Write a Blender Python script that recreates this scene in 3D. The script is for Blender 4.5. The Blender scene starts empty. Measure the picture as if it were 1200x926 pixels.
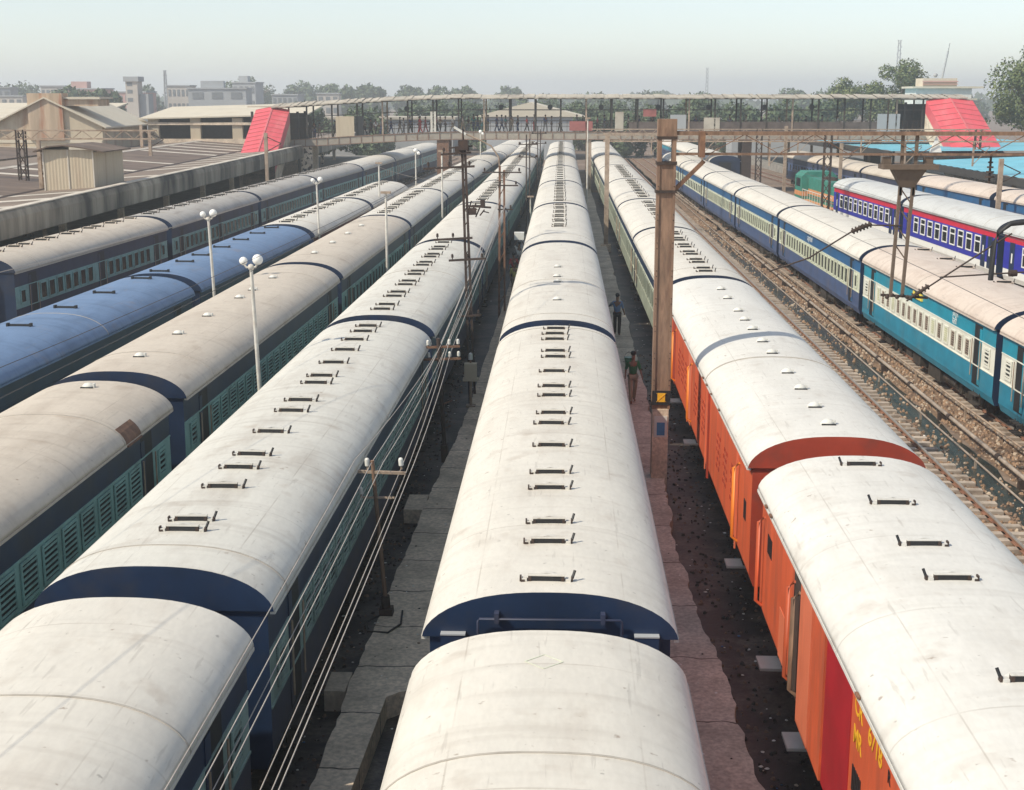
import bpy, bmesh, math, random
from mathutils import Vector, Matrix
random.seed(7)
S = bpy.context.scene
COL = S.collection
R = math.radians
# ---------------------------------------------------------------- camera, world, sun
cd = bpy.data.cameras.new("camera"); cam = bpy.data.objects.new("camera", cd); COL.objects.link(cam)
cam.location = (0, 0, 10.4)
cam.rotation_euler = (R(90 - 12.407), 0, R(2.324))
cd.sensor_width = 36; cd.lens = 48; cd.clip_start = 0.1; cd.clip_end = 8000
S.camera = cam
SUN = Vector((-0.60, -0.36, 0.715)).normalized()
w = bpy.data.worlds.new("World"); S.world = w; w.use_nodes = True
nt = w.node_tree; bg = nt.nodes['Background']
sky = nt.nodes.new('ShaderNodeTexSky'); sky.sky_type = 'NISHITA'; sky.sun_disc = False
sky.sun_elevation = math.asin(SUN.z); sky.sun_rotation = math.atan2(SUN.x, SUN.y) % (2 * math.pi)
sky.air_density = 1.0; sky.dust_density = 0.5; sky.ozone_density = 3.0; sky.altitude = 0
hs = nt.nodes.new('ShaderNodeHueSaturation'); hs.inputs['Saturation'].default_value = .60
ml = nt.nodes.new('ShaderNodeMix'); ml.data_type = 'RGBA'; ml.blend_type = 'MULTIPLY'; ml.inputs[0].default_value = 1; ml.inputs[7].default_value = (.975, .98, .96, 1)
nt.links.new(sky.outputs[0], hs.inputs['Color']); nt.links.new(hs.outputs[0], ml.inputs[6])
nt.links.new(ml.outputs[2], bg.inputs[0]); bg.inputs[1].default_value = 0.115
sl = bpy.data.lights.new("sun", 'SUN'); so = bpy.data.objects.new("sun", sl); COL.objects.link(so)
sl.energy = 3.15; sl.angle = R(0.8); sl.color = (1.0, 0.925, 0.765)
so.rotation_euler = SUN.to_track_quat('Z', 'Y').to_euler(); so.location = (-40, -20, 60)
S.view_settings.view_transform = 'Standard'; S.view_settings.look = 'None'
S.view_settings.exposure = 0.64; S.view_settings.gamma = 1
S.render.engine = 'CYCLES'
S.cycles.volume_bounces = 1; S.cycles.max_bounces = 6

# ---------------------------------------------------------------- materials
MATS = {}
def mat(name, col, rough=0.7, var=0.15, scale=1.5, dirt=None, damt=0.0, dscale=0.6, metal=0.0, bump=0.0, stretch=(1, 1, 1), bscale=None, fine=0.0, dr=(.5, .72)):
    if name in MATS: return MATS[name]
    m = bpy.data.materials.new(name); m.use_nodes = True; n = m.node_tree.nodes; l = m.node_tree.links
    b = n['Principled BSDF']; b.inputs['Roughness'].default_value = rough; b.inputs['Metallic'].default_value = metal
    geo = n.new('ShaderNodeNewGeometry'); mp = n.new('ShaderNodeMapping'); mp.inputs['Scale'].default_value = stretch
    l.new(geo.outputs['Position'], mp.inputs[0])
    def noise(sc, det=4):
        t = n.new('ShaderNodeTexNoise'); t.inputs['Scale'].default_value = sc; t.inputs['Detail'].default_value = det
        t.inputs['Roughness'].default_value = 0.62
        l.new(mp.outputs[0], t.inputs[0]); return t
    n1 = noise(scale)
    mr = n.new('ShaderNodeMapRange'); mr.inputs[1].default_value = 0.3; mr.inputs[2].default_value = 0.7
    mr.inputs[3].default_value = 1 - var; mr.inputs[4].default_value = 1 + var * 0.6
    l.new(n1.outputs[0], mr.inputs[0])
    last = n.new('ShaderNodeRGB'); last.outputs[0].default_value = (*col, 1); last = last.outputs[0]
    mul = n.new('ShaderNodeVectorMath'); mul.operation = 'SCALE'
    l.new(last, mul.inputs[0]); l.new(mr.outputs[0], mul.inputs['Scale']); last = mul.outputs[0]
    if fine > 0:
        nf = noise(scale * 14, 2); m2 = n.new('ShaderNodeMapRange'); m2.inputs[1].default_value = .35; m2.inputs[2].default_value = .65
        m2.inputs[3].default_value = 1 - fine; m2.inputs[4].default_value = 1 + fine
        l.new(nf.outputs[0], m2.inputs[0]); mu = n.new('ShaderNodeVectorMath'); mu.operation = 'SCALE'
        l.new(last, mu.inputs[0]); l.new(m2.outputs[0], mu.inputs['Scale']); last = mu.outputs[0]
    if dirt:
        nd = noise(dscale, 6); cr = n.new('ShaderNodeMapRange'); cr.inputs[1].default_value = dr[0]; cr.inputs[2].default_value = dr[1]
        cr.inputs[3].default_value = 0; cr.inputs[4].default_value = damt; l.new(nd.outputs[0], cr.inputs[0])
        mx = n.new('ShaderNodeMix'); mx.data_type = 'RGBA'; mx.inputs[7].default_value = (*dirt, 1)
        l.new(cr.outputs[0], mx.inputs[0]); l.new(last, mx.inputs[6]); last = mx.outputs[2]
    l.new(last, b.inputs['Base Color'])
    if bump > 0:
        nb = noise(bscale or scale * 6, 5); bp = n.new('ShaderNodeBump'); bp.inputs['Strength'].default_value = bump
        bp.inputs['Distance'].default_value = 0.05
        l.new(nb.outputs[0], bp.inputs['Height']); l.new(bp.outputs[0], b.inputs['Normal'])
    MATS[name] = m; return m

def roofmat(name, col, dirt, damt):
    """painted sheet roof: soft blotches, run-off streaks across the arch, scratches"""
    m = mat(name, col, rough=0.62, var=0.06, scale=0.7, dirt=dirt, damt=damt, dscale=0.9, stretch=(1.6, .55, 1), fine=0.03)
    n = m.node_tree.nodes; l = m.node_tree.links; b = n['Principled BSDF']
    src = b.inputs['Base Color'].links[0].from_socket
    geo = n['Geometry'] if 'Geometry' in n else [x for x in n if x.type == 'NEW_GEOMETRY'][0]
    mp = n.new('ShaderNodeMapping'); mp.inputs['Scale'].default_value = (.35, 5.0, .35)
    l.new(geo.outputs['Position'], mp.inputs[0])
    t = n.new('ShaderNodeTexNoise'); t.inputs['Scale'].default_value = 1.0; t.inputs['Detail'].default_value = 5
    l.new(mp.outputs[0], t.inputs[0])
    r = n.new('ShaderNodeMapRange'); r.inputs[1].default_value = .52; r.inputs[2].default_value = .8; r.inputs[3].default_value = 0; r.inputs[4].default_value = damt * .8
    l.new(t.outputs[0], r.inputs[0])
    mx = n.new('ShaderNodeMix'); mx.data_type = 'RGBA'; mx.inputs[7].default_value = (dirt[0] * .8, dirt[1] * .8, dirt[2] * .8, 1)
    l.new(r.outputs[0], mx.inputs[0]); l.new(src, mx.inputs[6]); last = mx.outputs[2]
    tc = n.new('ShaderNodeTexCoord'); sp = n.new('ShaderNodeSeparateXYZ'); l.new(tc.outputs['Object'], sp.inputs[0])
    def math_(op, a, b_=None, c_=None):
        q = n.new('ShaderNodeMath'); q.operation = op
        for i_, v_ in enumerate((a, b_, c_)):
            if v_ is None: continue
            if hasattr(v_, 'is_linked') or hasattr(v_, 'links'): l.new(v_, q.inputs[i_])
            else: q.inputs[i_].default_value = v_
        return q.outputs[0]
    # welded sheet joints: across every 2.9 m, along at two lines
    yy = math_('PINGPONG', sp.outputs[1], 1.45); ax = math_('LESS_THAN', yy, .016)
    lx = math_('LESS_THAN', math_('ABSOLUTE', math_('SUBTRACT', math_('ABSOLUTE', sp.outputs[0]), .98)), .010)
    jn = n.new('ShaderNodeTexNoise'); jn.inputs['Scale'].default_value = .9; l.new(geo.outputs['Position'], jn.inputs[0])
    jm = n.new('ShaderNodeMapRange'); jm.inputs[1].default_value = .38; jm.inputs[2].default_value = .62; jm.inputs[3].default_value = 0; jm.inputs[4].default_value = .34; l.new(jn.outputs[0], jm.inputs[0])
    jf = math_('MULTIPLY', math_('MAXIMUM', ax, lx), jm.outputs[0])
    m3 = n.new('ShaderNodeMix'); m3.data_type = 'RGBA'; m3.inputs[7].default_value = (dirt[0] * .6, dirt[1] * .55, dirt[2] * .5, 1)
    l.new(jf, m3.inputs[0]); l.new(last, m3.inputs[6]); last = m3.outputs[2]
    # small chips, soot spots and scratches
    for sc_, lo, hi, amt, col_, st_ in ((5.5, .70, .76, .6, (.20, .13, .085), (1, 1, 1)), (9.0, .70, .75, .45, (.14, .12, .10), (1, 1, 1)), (2.2, .655, .70, .22, (.22, .19, .16), (6, .5, 3)), (1.6, .60, .78, .35, (.25, .17, .11), (1, 1, 1))):
        mp2 = n.new('ShaderNodeMapping'); mp2.inputs['Scale'].default_value = st_; l.new(geo.outputs['Position'], mp2.inputs[0])
        t2 = n.new('ShaderNodeTexNoise'); t2.inputs['Scale'].default_value = sc_; t2.inputs['Detail'].default_value = 3; l.new(mp2.outputs[0], t2.inputs[0])
        r2 = n.new('ShaderNodeMapRange'); r2.inputs[1].default_value = lo; r2.inputs[2].default_value = hi; r2.inputs[3].default_value = 0; r2.inputs[4].default_value = amt; l.new(t2.outputs[0], r2.inputs[0])
        m4 = n.new('ShaderNodeMix'); m4.data_type = 'RGBA'; m4.inputs[7].default_value = (*col_, 1); l.new(r2.outputs[0], m4.inputs[0]); l.new(last, m4.inputs[6]); last = m4.outputs[2]
    l.new(last, b.inputs['Base Color'])
    nb = n.new('ShaderNodeTexNoise'); nb.inputs['Scale'].default_value = 1.3; nb.inputs['Detail'].default_value = 3
    l.new(geo.outputs['Position'], nb.inputs[0])
    bp = n.new('ShaderNodeBump'); bp.inputs['Strength'].default_value = .4; bp.inputs['Distance'].default_value = .06
    l.new(nb.outputs[0], bp.inputs['Height']); l.new(bp.outputs[0], b.inputs['Normal'])
    return m

dk = (.10, .085, .07)
M = dict(
 roof_white=roofmat('roof_white', (.60, .56, .495), (.42, .36, .30), .40),
 roof_cool=roofmat('roof_cool', (.57, .545, .49), (.34, .29, .24), .48),
 roof_tan=roofmat('roof_tan', (.52, .45, .37), (.36, .29, .225), .5),
 roof_grey=roofmat('roof_grey', (.40, .37, .335), (.22, .18, .15), .6),
 roof_blue=roofmat('roof_blue', (.13, .205, .34), (.07, .12, .21), .75),
 roof_orange=roofmat('roof_orange', (.62, .595, .55), (.42, .38, .33), .3),
 roof_pink=roofmat('roof_pink', (.56, .47, .40), (.40, .30, .24), .5),
 roof_silver=roofmat('roof_silver', (.50, .50, .485), (.33, .32, .3), .4),
 navy=mat('navy', (.010, .025, .065), .45, .3, 1.2, (.05, .045, .045), .5, 1.1),
 navy_dull=mat('navy_dull', (.028, .036, .075), .6, .3, 1.2, (.06, .05, .045), .55, 1.1),
 blue=mat('blue', (.018, .105, .25), .45, .22, 1.2, (.06, .07, .09), .4, 1.1),
 lower_blue=mat('lower_blue', (.06, .095, .20), .5, .2, 1.2, (.14, .11, .10), .45, .9),
 teal=mat('teal', (.012, .24, .34), .45, .18, 1.3, (.09, .15, .15), .35, .9),
 teal_low=mat('teal_low', (.018, .21, .32), .5, .18, 1.3, (.12, .15, .14), .4, .9),
 band_teal=mat('band_teal', (.24, .43, .41), .5, .2, 2, (.10, .13, .12), .6, 1.5),
 band_dull=mat('band_dull', (.26, .36, .33), .6, .2, 2, (.08, .09, .08), .6, 1.5),
 band_cream=mat('band_cream', (.62, .64, .50), .5, .15, 2, (.3, .27, .2), .4, 1.3),
 band_white=mat('band_white', (.72, .71, .62), .5, .1, 2, (.4, .35, .28), .4, 1.3),
 orange=mat('orange', (.58, .10, .035), .55, .2, 1.6, (.30, .075, .04), .75, 1.3, stretch=(1, 1.4, .35)),
 orange_pale=mat('orange_panel', (.66, .17, .085), .55, .15, 1.6, (.42, .10, .05), .6, 1.2, stretch=(1, 1.4, .35)),  # paler orange than the van sides, for some panels, battens and a door
 orange_shade_trim=mat('orange_shade_trim', (.36, .045, .02), .6, .2, 1.2, (.14, .05, .035), .6, 1.5),  # gap shade put into the end-wall colour; also louvres, a door, a post
 red_door=mat('red_door', (.34, .012, .018), .5, .2, 1.2, (.2, .03, .02), .4, 1.0),
 rail_orange=mat('rail_orange', (.72, .20, .02), .5, .1),
 maroon=mat('maroon', (.13, .035, .025), .6, .3, 1.2),
 royal=mat('royal', (.025, .03, .34), .4, .12, 1.5),
 crimson=mat('crimson', (.55, .015, .045), .45, .12, 1.5),
 white=mat('white', (.78, .77, .73), .5, .06, 2),
 offwhite=mat('offwhite', (.62, .60, .55), .6, .12, 2),
 green_pale=mat('green_pale', (.30, .33, .26), .6, .3, 1.5, (.15, .13, .10), .8, 1.2),
 red_dull=mat('red_dull', (.30, .10, .09), .8, .2),
 black=mat('black', (.012, .012, .014), .6, .3, 3),
 dark=mat('dark', (.03, .027, .025), .7, .4, 3),
 glass=mat('dark_glass', (.015, .02, .022), .2, .3, 3),
 shade_yellow=mat('blind_yellow', (.50, .47, .28), .5, .2, 3),
 under=mat('underframe', (.035, .028, .023), .8, .5, 4, (.12, .08, .05), .5, 3),
 rust=mat('rust', (.17, .085, .05), .8, .4, 3, (.28, .15, .08), .7, 5, bump=.2),
 rust_dark=mat('rust_dark', (.045, .028, .022), .8, .4, 4, (.085, .048, .032), .5, 5),
 steel_brown=mat('steel_brown', (.235, .14, .09), .75, .4, 2.5, (.12, .06, .04), .75, 3, stretch=(3, 3, .6), bump=.15),
 steel_tan=mat('steel_tan', (.36, .27, .20), .75, .3, 2.5, (.16, .09, .06), .7, 3),
 concrete=mat('concrete', (.27, .25, .225), .9, .3, 1.2, (.10, .09, .08), .7, 1.1, bump=.3, fine=.15),
 conc_dark=mat('concrete_dark', (.64, .52, .40), .9, .3, .8, (.31, .25, .19), .8, .9, bump=.3, fine=.2),
 conc_pink=mat('concrete_pink', (.56, .505, .43), .9, .3, .9, (.29, .235, .195), .7, 1.0, bump=.3, fine=.2),
 fascia=mat('fascia', (.36, .31, .24), .9, .3, .6, (.035, .03, .025), .95, .9, stretch=(1, .42, .10), bump=.2, dr=(.36, .62)),
 lamp_pole=mat('lamp_pole', (.58, .55, .49), .6, .2, 3, (.35, .25, .18), .5, 4),
 globe=mat('globe', (.82, .79, .74), .3, .05, 3),
 rail=mat('rail_steel', (.26, .13, .085), .6, .35, 3, (.30, .18, .12), .5, 4),
 railtop=mat('rail_top', (.36, .31, .27), .35, .2, 3, metal=.4),
 sleeper=mat('sleeper', (.40, .33, .27), .9, .35, 2, (.16, .11, .08), .75, 2.5),
 pipe=mat('pipe', (.33, .27, .22), .7, .3, 2, (.17, .10, .07), .6, 3),
 wire=mat('wire', (.42, .37, .33), .5, .2, 2),
 wire_dark=mat('wire_dark', (.06, .05, .045), .5, .2, 2),
 yellow=mat('yellow', (.75, .40, .02), .5, .1),
 sign_yellow=mat('sign_yellow', (.80, .62, .10), .5, .1),
 sign_blue=mat('sign_blue', (.05, .20, .40), .5, .2, 8),
 red_sheet=mat('red_sheet', (.62, .09, .11), .5, .15, .5, (.66, .20, .20), .6, .4, stretch=(2, .4, 1)),
 cyan_sheet=mat('cyan_sheet', (.15, .43, .54), .6, .2, .4, (.25, .48, .55), .5, .3),
 roof_sheet=mat('roof_sheet', (.42, .375, .31), .85, .25, .3, (.18, .13, .10), .6, .4),
 roof_pale=mat('roof_pale', (.56, .50, .40), .85, .15, .25, (.34, .28, .2), .5, .25),
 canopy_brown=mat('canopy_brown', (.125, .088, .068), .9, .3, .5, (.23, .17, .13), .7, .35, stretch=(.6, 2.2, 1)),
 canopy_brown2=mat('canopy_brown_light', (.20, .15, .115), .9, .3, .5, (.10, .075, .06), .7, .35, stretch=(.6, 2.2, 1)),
 skylight=mat('skylight', (.56, .50, .42), .7, .2, .6, (.3, .25, .2), .6, .7),
 wall_cream=mat('wall_cream', (.50, .42, .31), .9, .2, .5, (.26, .12, .06), .75, .6, stretch=(1, 1, .3)),
 wall_rust=mat('wall_rust', (.46, .35, .25), .9, .3, .8, (.30, .09, .04), .85, .9, stretch=(1.5, 1.5, .15)),
 wall_hut=mat('wall_hut', (.50, .42, .31), .9, .15, .8, (.28, .2, .14), .6, .8, stretch=(2, 2, .2)),
 city_a=mat('city_cream', (.50, .45, .40), .9, .15, .1),
 city_b=mat('city_grey', (.34, .35, .36), .9, .15, .1),
 city_c=mat('city_rose', (.48, .30, .27), .9, .15, .1),
 city_win=mat('city_window', (.17, .18, .19), .5, .2, .2),
 grass=mat('grass_strip', (.13, .13, .05), .9, .4, .5, (.26, .20, .12), .7, .3),
 skin=mat('skin', (.20, .105, .065), .6, .1),
 hair=mat('hair', (.012, .010, .009), .7, .1),
 bark=mat('bark', (.12, .09, .065), .9, .3, 3),
)
def cloth(name, c): return mat('cloth_' + name, c, .85, .15, 6)
CL = dict(blue=cloth('blue', (.14, .22, .38)), green=cloth('green', (.02, .15, .055)), white=cloth('white', (.70, .69, .66)),
          pink=cloth('pink', (.45, .10, .12)), black=cloth('black', (.018, .018, .022)), grey=cloth('grey', (.20, .20, .21)),
          khaki=cloth('khaki', (.34, .28, .20)), red=cloth('red', (.45, .03, .03)), navy=cloth('navy', (.03, .05, .14)),
          beige=cloth('beige', (.48, .40, .33)), yellow=cloth('yellow', (.45, .40, .12)), teal=cloth('teal', (.05, .25, .26)))

def joints(m_, step, w_, col_):
    n = m_.node_tree.nodes; l = m_.node_tree.links; b = n['Principled BSDF']; src = b.inputs['Base Color'].links[0].from_socket
    g_ = n.new('ShaderNodeNewGeometry'); nz = n.new('ShaderNodeTexNoise'); nz.inputs['Scale'].default_value = 2.0; l.new(g_.outputs['Position'], nz.inputs[0])
    sp = n.new('ShaderNodeSeparateXYZ'); l.new(g_.outputs['Position'], sp.inputs[0])
    ad = n.new('ShaderNodeMath'); ad.operation = 'MULTIPLY_ADD'; l.new(nz.outputs[0], ad.inputs[0]); ad.inputs[1].default_value = .25; l.new(sp.outputs[1], ad.inputs[2])
    pp = n.new('ShaderNodeMath'); pp.operation = 'PINGPONG'; l.new(ad.outputs[0], pp.inputs[0]); pp.inputs[1].default_value = step / 2
    lt = n.new('ShaderNodeMath'); lt.operation = 'LESS_THAN'; l.new(pp.outputs[0], lt.inputs[0]); lt.inputs[1].default_value = w_
    mx = n.new('ShaderNodeMix'); mx.data_type = 'RGBA'; mx.inputs[7].default_value = (*col_, 1); l.new(lt.outputs[0], mx.inputs[0]); l.new(src, mx.inputs[6]); l.new(mx.outputs[2], b.inputs['Base Color'])
joints(M['conc_dark'], 1.9, .018, (.05, .04, .03)); joints(M['conc_pink'], 2.6, .015, (.10, .08, .06))
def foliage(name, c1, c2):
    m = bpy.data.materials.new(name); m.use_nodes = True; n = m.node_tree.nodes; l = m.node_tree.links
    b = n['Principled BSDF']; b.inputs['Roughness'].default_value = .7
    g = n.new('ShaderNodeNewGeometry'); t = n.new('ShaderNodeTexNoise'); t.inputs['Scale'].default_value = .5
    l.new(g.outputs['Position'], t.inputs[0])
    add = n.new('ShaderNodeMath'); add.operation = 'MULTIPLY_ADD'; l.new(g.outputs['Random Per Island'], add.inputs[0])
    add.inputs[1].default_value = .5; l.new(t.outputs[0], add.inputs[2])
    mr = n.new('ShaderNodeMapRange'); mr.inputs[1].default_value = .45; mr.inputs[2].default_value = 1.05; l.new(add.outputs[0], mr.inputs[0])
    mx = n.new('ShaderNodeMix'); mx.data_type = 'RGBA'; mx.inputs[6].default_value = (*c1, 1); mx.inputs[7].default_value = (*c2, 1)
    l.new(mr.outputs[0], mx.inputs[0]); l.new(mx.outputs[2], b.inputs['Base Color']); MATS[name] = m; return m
M['red_seam'] = mat('red_seam', (.55, .14, .15), .6, .2)
M['girder'] = mat('girder', (.33, .29, .24), .8, .3, .8, (.16, .11, .08), .7, .8); M['girder_edge'] = mat('girder_edge', (.20, .12, .085), .8, .3, 2)
M['steel_olive'] = mat('steel_olive', (.15, .105, .075), .8, .35, 3, (.07, .05, .035), .7, 3)
M['seam'] = mat('seam', (.40, .36, .31), .8, .2, 3)
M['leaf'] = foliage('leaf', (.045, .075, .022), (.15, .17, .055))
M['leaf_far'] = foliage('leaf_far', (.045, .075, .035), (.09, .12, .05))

# ---------------------------------------------------------------- helpers
class MB:
    def __init__(s): s.v = []; s.f = []; s.m = []; s.sm = []
    def add(s, vs, fs, mi=0, smooth=False):
        o = len(s.v); s.v += [tuple(v) for v in vs]
        for f in fs: s.f.append([i + o for i in f]); s.m.append(mi); s.sm.append(smooth)
        return s
    def box(s, x0, x1, y0, y1, z0, z1, mi=0):
        if x0 > x1: x0, x1 = x1, x0
        vs = [(x, y, z) for x in (x0, x1) for y in (y0, y1) for z in (z0, z1)]
        return s.add(vs, [(0, 1, 3, 2), (4, 6, 7, 5), (0, 4, 5, 1), (2, 3, 7, 6), (0, 2, 6, 4), (1, 5, 7, 3)], mi)
    def beam(s, p, q, wd, ht=None, mi=0):
        ht = ht or wd; p = Vector(p); q = Vector(q); d = (q - p)
        if d.length < 1e-6: return s
        d.normalize(); up = Vector((0, 0, 1)) if abs(d.z) < .95 else Vector((0, 1, 0))
        a = d.cross(up).normalized() * wd / 2; b = a.cross(d).normalized() * ht / 2
        vs = [c + sa * a + sb * b for c in (p, q) for sa, sb in ((-1, -1), (1, -1), (1, 1), (-1, 1))]
        return s.add(vs, [(0, 1, 2, 3), (7, 6, 5, 4), (0, 4, 5, 1), (1, 5, 6, 2), (2, 6, 7, 3), (3, 7, 4, 0)], mi)
    def tube(s, pts, r, n=8, mi=0, smooth=True, r2=None):
        pts = [Vector(p) for p in pts]; k = len(pts); o = len(s.v)
        for i, p in enumerate(pts):
            d = (pts[min(i + 1, k - 1)] - pts[max(i - 1, 0)]).normalized()
            up = Vector((0, 0, 1)) if abs(d.z) < .9 else Vector((1, 0, 0))
            a = d.cross(up).normalized(); b = a.cross(d).normalized()
            rr = r if r2 is None else r + (r2 - r) * i / (k - 1)
            for j in range(n):
                t = 2 * math.pi * j / n; s.v.append(tuple(p + rr * (math.cos(t) * a + math.sin(t) * b)))
        for i in range(k - 1):
            for j in range(n):
                s.f.append([o + i * n + j, o + i * n + (j + 1) % n, o + (i + 1) * n + (j + 1) % n, o + (i + 1) * n + j]); s.m.append(mi); s.sm.append(smooth)
        c0 = s.v[o:o + n]; c1 = s.v[o + (k - 1) * n:o + k * n]; o2 = len(s.v); s.v += c0 + c1
        s.f.append([o2 + j for j in range(n)][::-1]); s.m.append(mi); s.sm.append(False)
        s.f.append([o2 + n + j for j in range(n)]); s.m.append(mi); s.sm.append(False)
        return s
    def extrude_y(s, prof, y0, y1, mi=0, smooth=False, caps=True, mis=None, capmi=None):
        n = len(prof); o = len(s.v)
        s.v += [(x, y0, z) for x, z in prof] + [(x, y1, z) for x, z in prof]
        for i in range(n):
            j = (i + 1) % n
            s.f.append([o + i, o + j, o + n + j, o + n + i]); s.m.append(mis[i] if mis else mi); s.sm.append(smooth)
        if caps:
            cm = mi if capmi is None else capmi; o2 = len(s.v); s.v += [(x, y0, z) for x, z in prof] + [(x, y1, z) for x, z in prof]
            s.f.append([o2 + i for i in range(n)][::-1]); s.m.append(cm); s.sm.append(False)
            s.f.append([o2 + n + i for i in range(n)]); s.m.append(cm); s.sm.append(False)
        return s
    def sphere(s, c, r, mi=0, n=10, sc=(1, 1, 1)):
        o = len(s.v); k = n // 2
        for i in range(k + 1):
            ph = math.pi * i / k
            for j in range(n):
                t = 2 * math.pi * j / n
                s.v.append((c[0] + r * sc[0] * math.sin(ph) * math.cos(t), c[1] + r * sc[1] * math.sin(ph) * math.sin(t), c[2] + r * sc[2] * math.cos(ph)))
        for i in range(k):
            for j in range(n):
                s.f.append([o + i * n + j, o + (i + 1) * n + j, o + (i + 1) * n + (j + 1) % n, o + i * n + (j + 1) % n]); s.m.append(mi); s.sm.append(True)
        return s
    def mesh(s, name, mats):
        me = bpy.data.meshes.new(name); me.from_pydata(s.v, [], s.f)
        if not isinstance(mats, (list, tuple)): mats = [mats]
        for m_ in mats: me.materials.append(M[m_] if isinstance(m_, str) else m_)
        me.polygons.foreach_set('material_index', s.m); me.polygons.foreach_set('use_smooth', s.sm)
        me.validate(); me.update()
        bm = bmesh.new(); bm.from_mesh(me); bmesh.ops.recalc_face_normals(bm, faces=bm.faces); bm.to_mesh(me); bm.free()
        return me
    def build(s, name, mats, parent=None, loc=(0, 0, 0), rz=0): return link(name, s.mesh(name, mats), parent, loc, rz)
def link(name, me, parent=None, loc=(0, 0, 0), rz=0):
    o = bpy.data.objects.new(name, me); COL.objects.link(o); o.location = loc; o.rotation_euler = (0, 0, rz)
    if parent: o.parent = parent
    return o
def tag(o, label=None, cat=None, group=None, kind=None):
    if label: o['label'] = label
    if cat: o['category'] = cat
    if group: o['group'] = group
    if kind: o['kind'] = kind
    return o
def thing(name, label, cat, loc=(0, 0, 0), rz=0, group=None):
    return tag(link(name, None, None, loc, rz), label, cat, group)
def struct(name, mb, mats): return tag(mb.build(name, mats), kind='structure')
CACHE = {}
def part(name, key, fn, mats, parent, loc=(0, 0, 0), rz=0):
    k = (name, key, tuple(mats) if isinstance(mats, (list, tuple)) else mats)
    if k not in CACHE:
        mb = MB(); fn(mb); CACHE[k] = mb.mesh(name, mats)
    return link(name, CACHE[k], parent, loc, rz)
def lerp_poly(pts, y):
    if y <= pts[0][0]: a, b = pts[0], pts[1]
    elif y >= pts[-1][0]: a, b = pts[-2], pts[-1]
    else:
        for a, b in zip(pts, pts[1:]):
            if a[0] <= y <= b[0]: break
    return a[1] + (b[1] - a[1]) * (y - a[0]) / (b[0] - a[0])
ORD = ['nearest', 'second', 'third', 'fourth', 'fifth', 'sixth', 'seventh', 'eighth', 'ninth', 'tenth', 'eleventh', 'twelfth', 'thirteenth', 'fourteenth']

# ---------------------------------------------------------------- centrelines of the tracks (y, x)
TR = dict(
 A=[(40, -24.6), (54, -23.95), (72, -23.1), (92, -22.55), (112, -22.0), (130, -21.2), (155, -20.3), (197, -18.8), (260, -16)],
 B=[(10, -16.7), (37, -15.45), (49, -15.1), (68, -14.5), (87, -14.1), (104, -13.75), (150, -12.6), (220, -10.4)],
 C=[(5, -10.9), (31, -10.7), (54, -10.45), (75, -10.2), (95, -10.1), (115, -9.75), (135, -9.5), (165, -8.7), (197, -7.8), (260, -6)],
 D=[(0, -5.85), (17, -5.75), (40, -5.62), (62, -5.45), (82, -5.38), (100, -5.2), (140, -5.1), (200, -5.0), (260, -5)],
 E=[(0, -.15), (17, -.19), (40, -.27), (62, -.36), (84, -.44), (105, -.56), (122, -.66), (142, -.75), (200, -.95), (260, -1.1)],
 F=[(0, 5.25), (25, 5.22), (48, 5.15), (62, 5.0), (87, 4.85), (110, 4.75), (135, 4.55), (195, 4.3), (260, 4.1)],
 K=[(0, 9.9), (30, 9.75), (60, 9.55), (110, 9.2), (160, 8.9), (260, 8.3)],
 G=[(15, 15.4), (41, 14.85), (60, 14.45), (82, 14.1), (100, 13.65), (120, 13.2), (160, 12.5), (260, 11)],
 L=[(60, 20.0), (110, 18.2), (160, 16.6), (260, 14)],
 H=[(50, 26.0), (73, 24.4), (91, 23.5), (110, 22.6), (130, 21.7), (200, 19.3), (260, 17.5)],
 I=[(60, 34.2), (80, 32.7), (97, 31.0), (114, 29.8), (131, 28.8), (160, 27.0), (200, 25), (260, 22.5)],
)
def tx(t, y): return lerp_poly(TR[t], y)

# ---------------------------------------------------------------- ground
def groundmat():
    m = bpy.data.materials.new('ground_soil'); m.use_nodes = True; n = m.node_tree.nodes; l = m.node_tree.links
    b = n['Principled BSDF']; b.inputs['Roughness'].default_value = .9
    g = n.new('ShaderNodeNewGeometry')
    def noise(s, d=6):
        t = n.new('ShaderNodeTexNoise'); t.inputs['Scale'].default_value = s; t.inputs['Detail'].default_value = d; l.new(g.outputs['Position'], t.inputs[0]); return t
    a = noise(.25); c = noise(4.0); r = n.new('ShaderNodeValToRGB')
    r.color_ramp.elements[0].color = (.07, .052, .04, 1); r.color_ramp.elements[0].position = .3
    r.color_ramp.elements[1].color = (.27, .19, .14, 1); r.color_ramp.elements[1].position = .72
    ad = n.new('ShaderNodeMath'); ad.operation = 'MULTIPLY_ADD'; l.new(c.outputs[0], ad.inputs[0]); ad.inputs[1].default_value = .5
    sb = n.new('ShaderNodeMath'); sb.operation = 'MULTIPLY'; sb.inputs[1].default_value = .55; l.new(a.outputs[0], sb.inputs[0]); l.new(sb.outputs[0], ad.inputs[2])
    l.new(ad.outputs[0], r.inputs[0]); l.new(r.outputs[0], b.inputs['Base Color'])
    bp = n.new('ShaderNodeBump'); bp.inputs['Strength'].default_value = .6; l.new(c.outputs[0], bp.inputs['Height']); l.new(bp.outputs[0], b.inputs['Normal'])
    return m
M['soil'] = groundmat()
M['wet'] = mat('wet_muck', (.085, .068, .055), .5, .5, .8, (.014, .011, .010), .95, .75, bump=.4, fine=.3, dr=(.44, .56))
M['ballast_bed'] = mat('ballast_bed', (.22, .14, .09), .95, .35, 1.5, (.07, .05, .037), .8, .8, bump=.8, bscale=14, fine=.35)
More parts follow.
